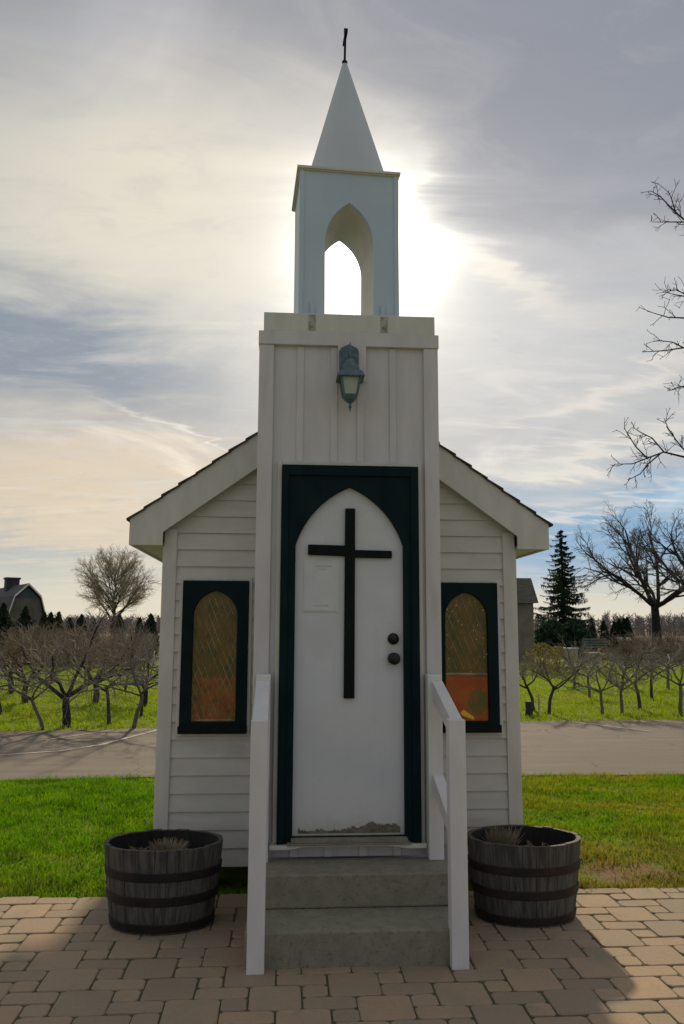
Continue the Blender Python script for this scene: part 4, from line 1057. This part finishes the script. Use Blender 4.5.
for px, yt, dist, wf, lb in [(48, 627, 40, 1.4, 'reddish twiggy shrub below the first two cedars'), (64, 629, 36, 1.3, 'rust red shrub between cedars and the stout orchard tree'), (92, 630, 40, 1.5, 'reddish shrub below the small cedar left of the round tree'), (130, 631, 38, 1.5, 'reddish shrub left of the chapel under the thin cedar'),
                         (640, 634, 44, 1.6, 'reddish shrub left of the big bare tree trunk'), (660, 636, 42, 1.8, 'reddish shrub at the foot of the big bare tree'), (678, 634, 44, 1.6, 'reddish shrub at the right edge beyond the orchard')]:
    c = cs0.copy(); col.objects.link(c); c['label'] = lb; c.rotation_euler.z = px; put_cane(c, px, yt, dist, wf)

# low walls, bench, marker posts
def low_wall(x0, x1, y, dist, h, label):
    a = at(x0, y, dist); b_ = at(x1, y, dist); t = thing('garden_wall', label, 'wall', (a.x, a.y, 0), 0, 'pale garden walls beyond the orchard'); L_ = b_.x - a.x
    m = MB(); m.box(0, L_, 0, .3, -.05, h); m.build('masonry', M['stone_pale'], t, bevel=.02)
    m = MB(); m.box(-.04, L_ + .04, -.04, .34, h + .002, h + .07); m.build('coping', M['white_paint'], t, bevel=.01)
low_wall(566, 578, 655, 42, .62, 'short pale garden wall right of the yellow bushes')
low_wall(587, 600, 658, 40, .45, 'low pale garden wall below the green bench')
low_wall(664, 692, 648, 46, .45, 'long pale garden wall right of the big bare tree')
p = at(596, 650, 48); bn = thing('garden_bench', 'pale green garden bench between the slim cedars and the wall', 'bench', (p.x, p.y, 0))
m = MB(); m.box(-.75, .75, -.25, .2, .40, .46); m.build('seat', M['bench_green'], bn, bevel=.01)
m = MB(); 
for z in (.55, .70, .85, 1.0): m.box(-.75, .75, .2, .24, z, z + .11)
m.build('backrest', M['bench_green'], bn, bevel=.005)
for x in (-.68, .68):
    for y0, y1, h in ((-.22, -.16, .398), (.241, .30, 1.1)):
        m = MB(); m.box(x - .04, x + .04, y0, y1, -.03, h); m.build('leg', M['bench_green'], bn)
def marker(px, py, dist, label, first=[None]):
    p = at(px, py, dist)
    if first[0] is None:
        t = thing('marker_post', label, 'post', (p.x, p.y, 0), 0, 'white topped posts beyond the orchard')
        m = MB(); m.box(-.05, .05, -.05, .05, -.05, 1.0); m.build('shaft', M['bark_grey'], t)
        m = MB(); m.box(-.13, .13, -.08, .08, 1.002, 1.2); m.build('white_top', M['white_paint'], t, bevel=.01); first[0] = t
    else: t = dup(first[0], (p.x, p.y, 0), 0, (1, 1, 1), label)
for px, lb in ((620, 'first white topped post right of the cedar clump'), (629, 'second white topped post from the cedar clump'), (638, 'third white topped post from the cedar clump'), (655.5, 'white topped post at the foot of the big bare tree'), (682, 'white topped post at the right edge of the photo')):
    marker(px, 643, 46, lb)

# barn
def barn():
    D = 88; a = at(14, 629, D); z = lambda y: at(25, y, D).z
    xl, xr = at(8, 620, D).x, at(42, 620, D).x; cxm = at(26, 620, D).x
    t = thing('barn', 'grey gambrel roofed barn with teal gable and chimney at the left edge', 'barn', (cxm, a.y, 0), R(30))
    w = (xr - xl) / 2 * 1.08; zt, zk, ze = z(586.5), z(598), z(622)
    g = [(-w, 0), (w, 0), (w, ze), (w*.66, zk), (0, zt), (-w*.66, zk), (-w, ze)]
    m = MB(); m.prism(g, 0, 14); m.build('wall', M['barn_wall'], t)
    m = MB(); m.prism([(-w*.64, zk + .02), (w*.64, zk + .02), (0, zt - .1)], -.06, -.01); m.build('gable', M['barn_teal'], t)
    r = MB()
    line = [(-w - .25, ze - .35), (-w*.66 - .06, zk + .08), (0, zt + .16), (w*.66 + .06, zk + .08), (w + .25, ze - .35)]
    up_ = [(x * 1.03, zz + .18) for x, zz in line]
    for i in range(4):
        r.prism([line[i], line[i+1], up_[i+1], up_[i]], -.35, 14.35)
    rf_ = r.build('roof', M['barn_roof'], t)
    e = MB()
    for i in range(4): e.prism([line[i], line[i+1], (up_[i+1][0], up_[i+1][1] + .02), (up_[i][0], up_[i][1] + .02)], -.45, -.352)
    e.build('barge_board', M['white_paint'], rf_)
    c = MB(); c.box(-.7, .7, 7.0, 8.2, zt - .2, zt + 1.1); c.box(-.8, .8, 6.9, 8.3, zt + 1.101, zt + 1.3); c.build('chimney', M['barn_roof'], rf_)
    d = MB(); d.box(-1.0, 1.0, -.05, -.01, 0, 2.4); d.build('door', M['barn_roof'], t)
barn()
# house behind the chapel on the right
def house():
    D = 42; xr = at(534, 629, D).x; zt = at(530, 578, D).z; ze = at(530, 603, D).z; yc = at(534, 629, D).y
    t = thing('house', 'brown house with deep sloping fascia roof partly hidden behind the chapel', 'house', (xr, yc, 0))
    m = MB(); m.box(-11, 0, 0, 8, -.05, ze + .1); m.build('wall', M['house_wall'], t)
    r = MB(); o = .22
    r.add([(-11-o, -o, ze), (o, -o, ze), (o, 8+o, ze), (-11-o, 8+o, ze), (-10.9, .1, zt), (-.05, .1, zt), (-.05, 7.9, zt), (-10.9, 7.9, zt)], [(0,3,2,1), (4,5,6,7), (0,1,5,4), (1,2,6,5), (2,3,7,6), (3,0,4,7)])
    r.build('roof', M['house_roof'], t)
    for x in (-8.5, -5.2, -2.6):
        w_ = MB(); w_.ring([(x-.55, .9), (x+.55, .9), (x+.55, 2.2), (x-.55, 2.2)], [(x-.47, .98), (x+.47, .98), (x+.47, 2.12), (x-.47, 2.12)], -.05, .02); w_ = w_.build('window', M['white_paint'], t)
        q = MB(); q.box(x - .469, x + .469, -.02, -.012, .981, 2.119); q.build('pane', M['dark_glass'], w_)
house()

# far wood on the horizon
def far_wood():
    rnd = random.Random(77); b = MB()
    for i in range(1500):
        az = rnd.uniform(-.62, .75); D = rnd.uniform(230, 330); x = math.sin(az) * D; y = math.cos(az) * D - 5; h = rnd.uniform(4.6, 6.0) * (1 if az > .1 else .8)
        b.tube([(x, y, -1), (x + rnd.gauss(0, .2), y, h * .5), (x + rnd.gauss(0, .5), y, h)], [.28, .18, .05], 3)
        for k in range(26):
            z = rnd.uniform(.12, .98) * h; a = rnd.uniform(0, 2*PI); l = rnd.uniform(1.0, 2.6) * (1.1 - z / h * .6)
            b.tube([(x, y, z), (x + math.cos(a) * l, y + math.sin(a) * l, z + rnd.uniform(.3, 1.6))], [.09, .05], 3)
    tag(b.build('far_wood', M['far_wood']), 'distant grey bare wood along the horizon', 'wood', kind='stuff')
far_wood()

# ------------------------------------------------------------------ sky and sun
def sky():
    w = bpy.data.worlds.new('World'); scene.world = w; w.use_nodes = True; t = w.node_tree; t.nodes.clear(); nt = NT(t)
    out = nt.node('ShaderNodeOutputWorld'); bg = nt.node('ShaderNodeBackground'); nt.l.new(bg.outputs[0], out.inputs[0])
    bg.inputs[1].default_value = .1
    st = nt.node('ShaderNodeTexSky'); st.sky_type = 'NISHITA'; st.sun_disc = False; st.sun_elevation = R(26.3); st.sun_rotation = R(5.1); st.air_density = 1.0; st.dust_density = 1.5
    tc = nt.node('ShaderNodeTexCoord'); d = tc.outputs['Generated']
    sep = nt.node('ShaderNodeSeparateXYZ'); nt.l.new(d, sep.inputs[0]); X, Y, Z = sep.outputs
    az = nt.math('ARCTAN2', X, Y); el = nt.math('ARCSINE', Z)
    # cloud sheet coordinates: the ray meets a flat layer overhead
    zc = nt.math('ADD', nt.math('MAXIMUM', Z, 0.0), .16)
    cx_ = nt.math('DIVIDE', X, zc); cy2 = nt.math('DIVIDE', Y, zc)
    cv = nt.node('ShaderNodeCombineXYZ'); nt.l.new(cx_, cv.inputs[0]); nt.l.new(cy2, cv.inputs[1]); cvec = cv.outputs[0]
    n_big = nt.noise(nt.mapping(cvec, (.9, .55, 1), (0, 0, R(25)), (3.1, 1.2, 0)), 1.1, 6, .55, .6)
    n_str = nt.noise(nt.mapping(cvec, (.6, 2.0, 1), (0, 0, R(-28)), (1.0, 4.0, 0)), 2.2, 8, .6, .8)
    n_fine = nt.noise(nt.mapping(cvec, (1, 1.6, 1), (0, 0, R(-20)), (5, 2, 0)), 6.0, 8, .62, .5)
    w1 = nt.math('MULTIPLY', nt.math('SUBTRACT', n_big, .5), .30); w2 = nt.math('MULTIPLY', nt.math('SUBTRACT', n_str, .5), .16)
    azw = nt.math('ADD', az, nt.math('ADD', w1, nt.math('MULTIPLY', w2, .6))); elw = nt.math('ADD', el, nt.math('ADD', nt.math('MULTIPLY', w1, .5), w2))
    def blob(px, py, sx, sy, rot=0.0, power=1.0):
        v = ray(px, py).normalized(); a0 = math.atan2(v.x, v.y); e0 = math.asin(v.z); sx /= F; sy /= F
        da = nt.math('SUBTRACT', azw, a0); de = nt.math('SUBTRACT', elw, e0); c, s = math.cos(rot), math.sin(rot)
        u = nt.math('ADD', nt.math('MULTIPLY', da, c / sx), nt.math('MULTIPLY', de, s / sx)); v2 = nt.math('ADD', nt.math('MULTIPLY', da, -s / sy), nt.math('MULTIPLY', de, c / sy))
        q = nt.math('ADD', nt.math('MULTIPLY', u, u), nt.math('MULTIPLY', v2, v2))
        return nt.math('EXPONENT', nt.math('MULTIPLY', q, -1.0))
    S = 10.0                                    # radiance -> colour, at strength .1
    def C(r, g, b): return (r * S, g * S, b * S)
    light = C(.58, .57, .53); grey = C(.30, .315, .36); blue = C(.24, .31, .38); peach = C(.72, .585, .42); cream = C(.72, .68, .55)
    base = nt.mix(nt.ramp(n_big, .32, .68), C(.40, .41, .43), light)
    # behind and above the camera a plain grey overcast
    base = nt.mix(nt.ramp(Y, .25, -.2), base, C(.37, .375, .40))
    over = nt.ramp(el, R(34), R(52)); base = nt.mix(over, base, C(.40, .405, .43))
    def lay(cur, f, k, c): return nt.mix(nt.math('MULTIPLY', f, k, clamp=True), cur, c)
    cur = base
    cur = lay(cur, blob(342, -15, 700, 125, 0), 1.2, C(.25, .265, .31))            # dull cloud along the top
    cur = lay(cur, nt.ramp(nt.math('ADD', blob(590, 80, 270, 130, R(-14)), nt.math('MULTIPLY', nt.math('SUBTRACT', n_big, .5), .5)), .22, .72), .95, C(.235, .255, .31))
    cur = lay(cur, blob(120, 210, 230, 105, R(5)), 1.05, C(.72, .67, .55))
    cur = lay(cur, blob(60, 355, 200, 56, R(-6)), 1.2, C(.215, .265, .325))
    cur = lay(cur, blob(80, 490, 220, 58, 0), .95, peach)
    cur = lay(cur, blob(560, 330, 190, 120, 0), .8, C(.54, .55, .56))
    cur = lay(cur, blob(600, 250, 130, 40, R(-15)), .7, C(.43, .44, .48))
    cur = lay(cur, blob(620, 540, 200, 56, R(4)), 1.15, C(.17, .36, .57))
    cur = lay(cur, blob(45, 558, 110, 20, 0), .75, C(.38, .45, .46))
    n_mid = nt.noise(nt.mapping(cvec, (1, 1.9, 1), (0, 0, R(-24)), (2, 7, 0)), 3.4, 9, .66, 1.2)
    cur = lay(cur, nt.math('MULTIPLY', nt.ramp(n_mid, .48, .72), nt.ramp(el, R(2), R(10))), .13, C(.66, .645, .60))
    cur = lay(cur, nt.math('MULTIPLY', nt.ramp(n_mid, .50, .26), nt.ramp(el, R(2), R(10))), .15, C(.30, .33, .38))
    # wispy streaks
    stk = nt.math('MULTIPLY', nt.ramp(n_str, .52, .72), nt.ramp(nt.math('ABSOLUTE', az), 1.2, .6))
    cur = lay(cur, nt.math('MULTIPLY', stk, nt.ramp(el, R(30), R(13))), .50, C(.76, .73, .66))
    cur = lay(cur, nt.math('MULTIPLY', nt.ramp(n_fine, .5, .75), nt.ramp(el, R(36), R(20))), .20, C(.66, .65, .62))
    cur = lay(cur, nt.ramp(n_fine, .5, .30), .18, C(.30, .33, .38))
    for (px, py, sx, sy, ro, kk) in ((170, 438, 60, 5, R(-20), .8), (590, 452, 150, 10, R(10), .7), (505, 255, 95, 13, R(-28), .8), (470, 215, 60, 10, R(-40), .7), (600, 395, 110, 7, R(12), .6), (560, 512, 90, 7, R(5), .6)):
        cur = lay(cur, blob(px, py, sx, sy, ro), kk, C(.80, .75, .66))
    # pale horizon
    hor = nt.math('MULTIPLY', nt.ramp(el, R(5.5), R(.5)), nt.ramp(Y, -.1, .5)); cur = lay(cur, hor, .85, cream)
    # gaps show the real sky
    gap = nt.math('MULTIPLY', nt.ramp(n_big, .44, .26), nt.ramp(Y, .2, .6)); cur = lay(cur, gap, .35, st.outputs[0])
    cur = nt.mix(.06, cur, st.outputs[0])
    # aureole of the veiled sun
    dt = nt.node('ShaderNodeVectorMath', operation='DOT_PRODUCT'); nt.l.new(d, dt.inputs[0]); gl = ray(372, 250).normalized(); dt.inputs[1].default_value = tuple(gl)
    th = nt.math('ARCCOSINE', nt.math('MINIMUM', dt.outputs['Value'], .999999))
    thw = nt.math('MULTIPLY', th, nt.math('ADD', .72, nt.math('MULTIPLY', n_str, .55)))
    g1 = nt.math('MULTIPLY', nt.math('EXPONENT', nt.math('MULTIPLY', nt.math('POWER', nt.math('DIVIDE', thw, .060), 2.0), -1.0)), 2.6 * S)
    g2 = nt.math('MULTIPLY', nt.math('EXPONENT', nt.math('MULTIPLY', nt.math('POWER', nt.math('DIVIDE', thw, .115), 2.0), -1.0)), .40 * S)
    g3 = nt.math('MULTIPLY', nt.math('EXPONENT', nt.math('DIVIDE', th, -.22)), .13 * S)
    gs = nt.math('MULTIPLY', nt.math('ADD', g1, nt.math('ADD', g2, g3)), nt.math('SUBTRACT', 1.0, nt.math('MULTIPLY', blob(520, 105, 190, 95, R(-20)), .85)))
    cr = nt.node('ShaderNodeCombineXYZ'); nt.l.new(gs, cr.inputs[0]); nt.l.new(nt.math('MULTIPLY', gs, .97), cr.inputs[1]); nt.l.new(nt.math('MULTIPLY', gs, .86), cr.inputs[2])
    add = nt.node('ShaderNodeMix', data_type='RGBA', blend_type='ADD'); add.inputs[0].default_value = 1.0; nt.l.new(cur, add.inputs[6]); nt.l.new(cr.outputs[0], add.inputs[7])
    nt.l.new(add.outputs[2], bg.inputs[0])
    w.cycles.sampling_method = 'MANUAL'; w.cycles.sample_map_resolution = 512
sky()
sl = bpy.data.lights.new('sun', 'SUN'); so_ = bpy.data.objects.new('sun', sl); col.objects.link(so_)
sl.energy = 3.9; sl.angle = R(2.2); sl.color = (1.0, .81, .55)
so_.rotation_euler = SUN.to_track_quat('Z', 'Y').to_euler()

vs = scene.view_settings; vs.view_transform = 'Standard'; vs.look = 'None'; vs.exposure = 0.0; vs.gamma = 1.0
try: vs.use_curve_mapping = False
except Exception: pass
cy = scene.cycles; cy.max_bounces = 6; cy.diffuse_bounces = 3; cy.glossy_bounces = 2; cy.transmission_bounces = 3; cy.transparent_max_bounces = 6
cy.use_denoising = True; cy.sample_clamp_indirect = 6
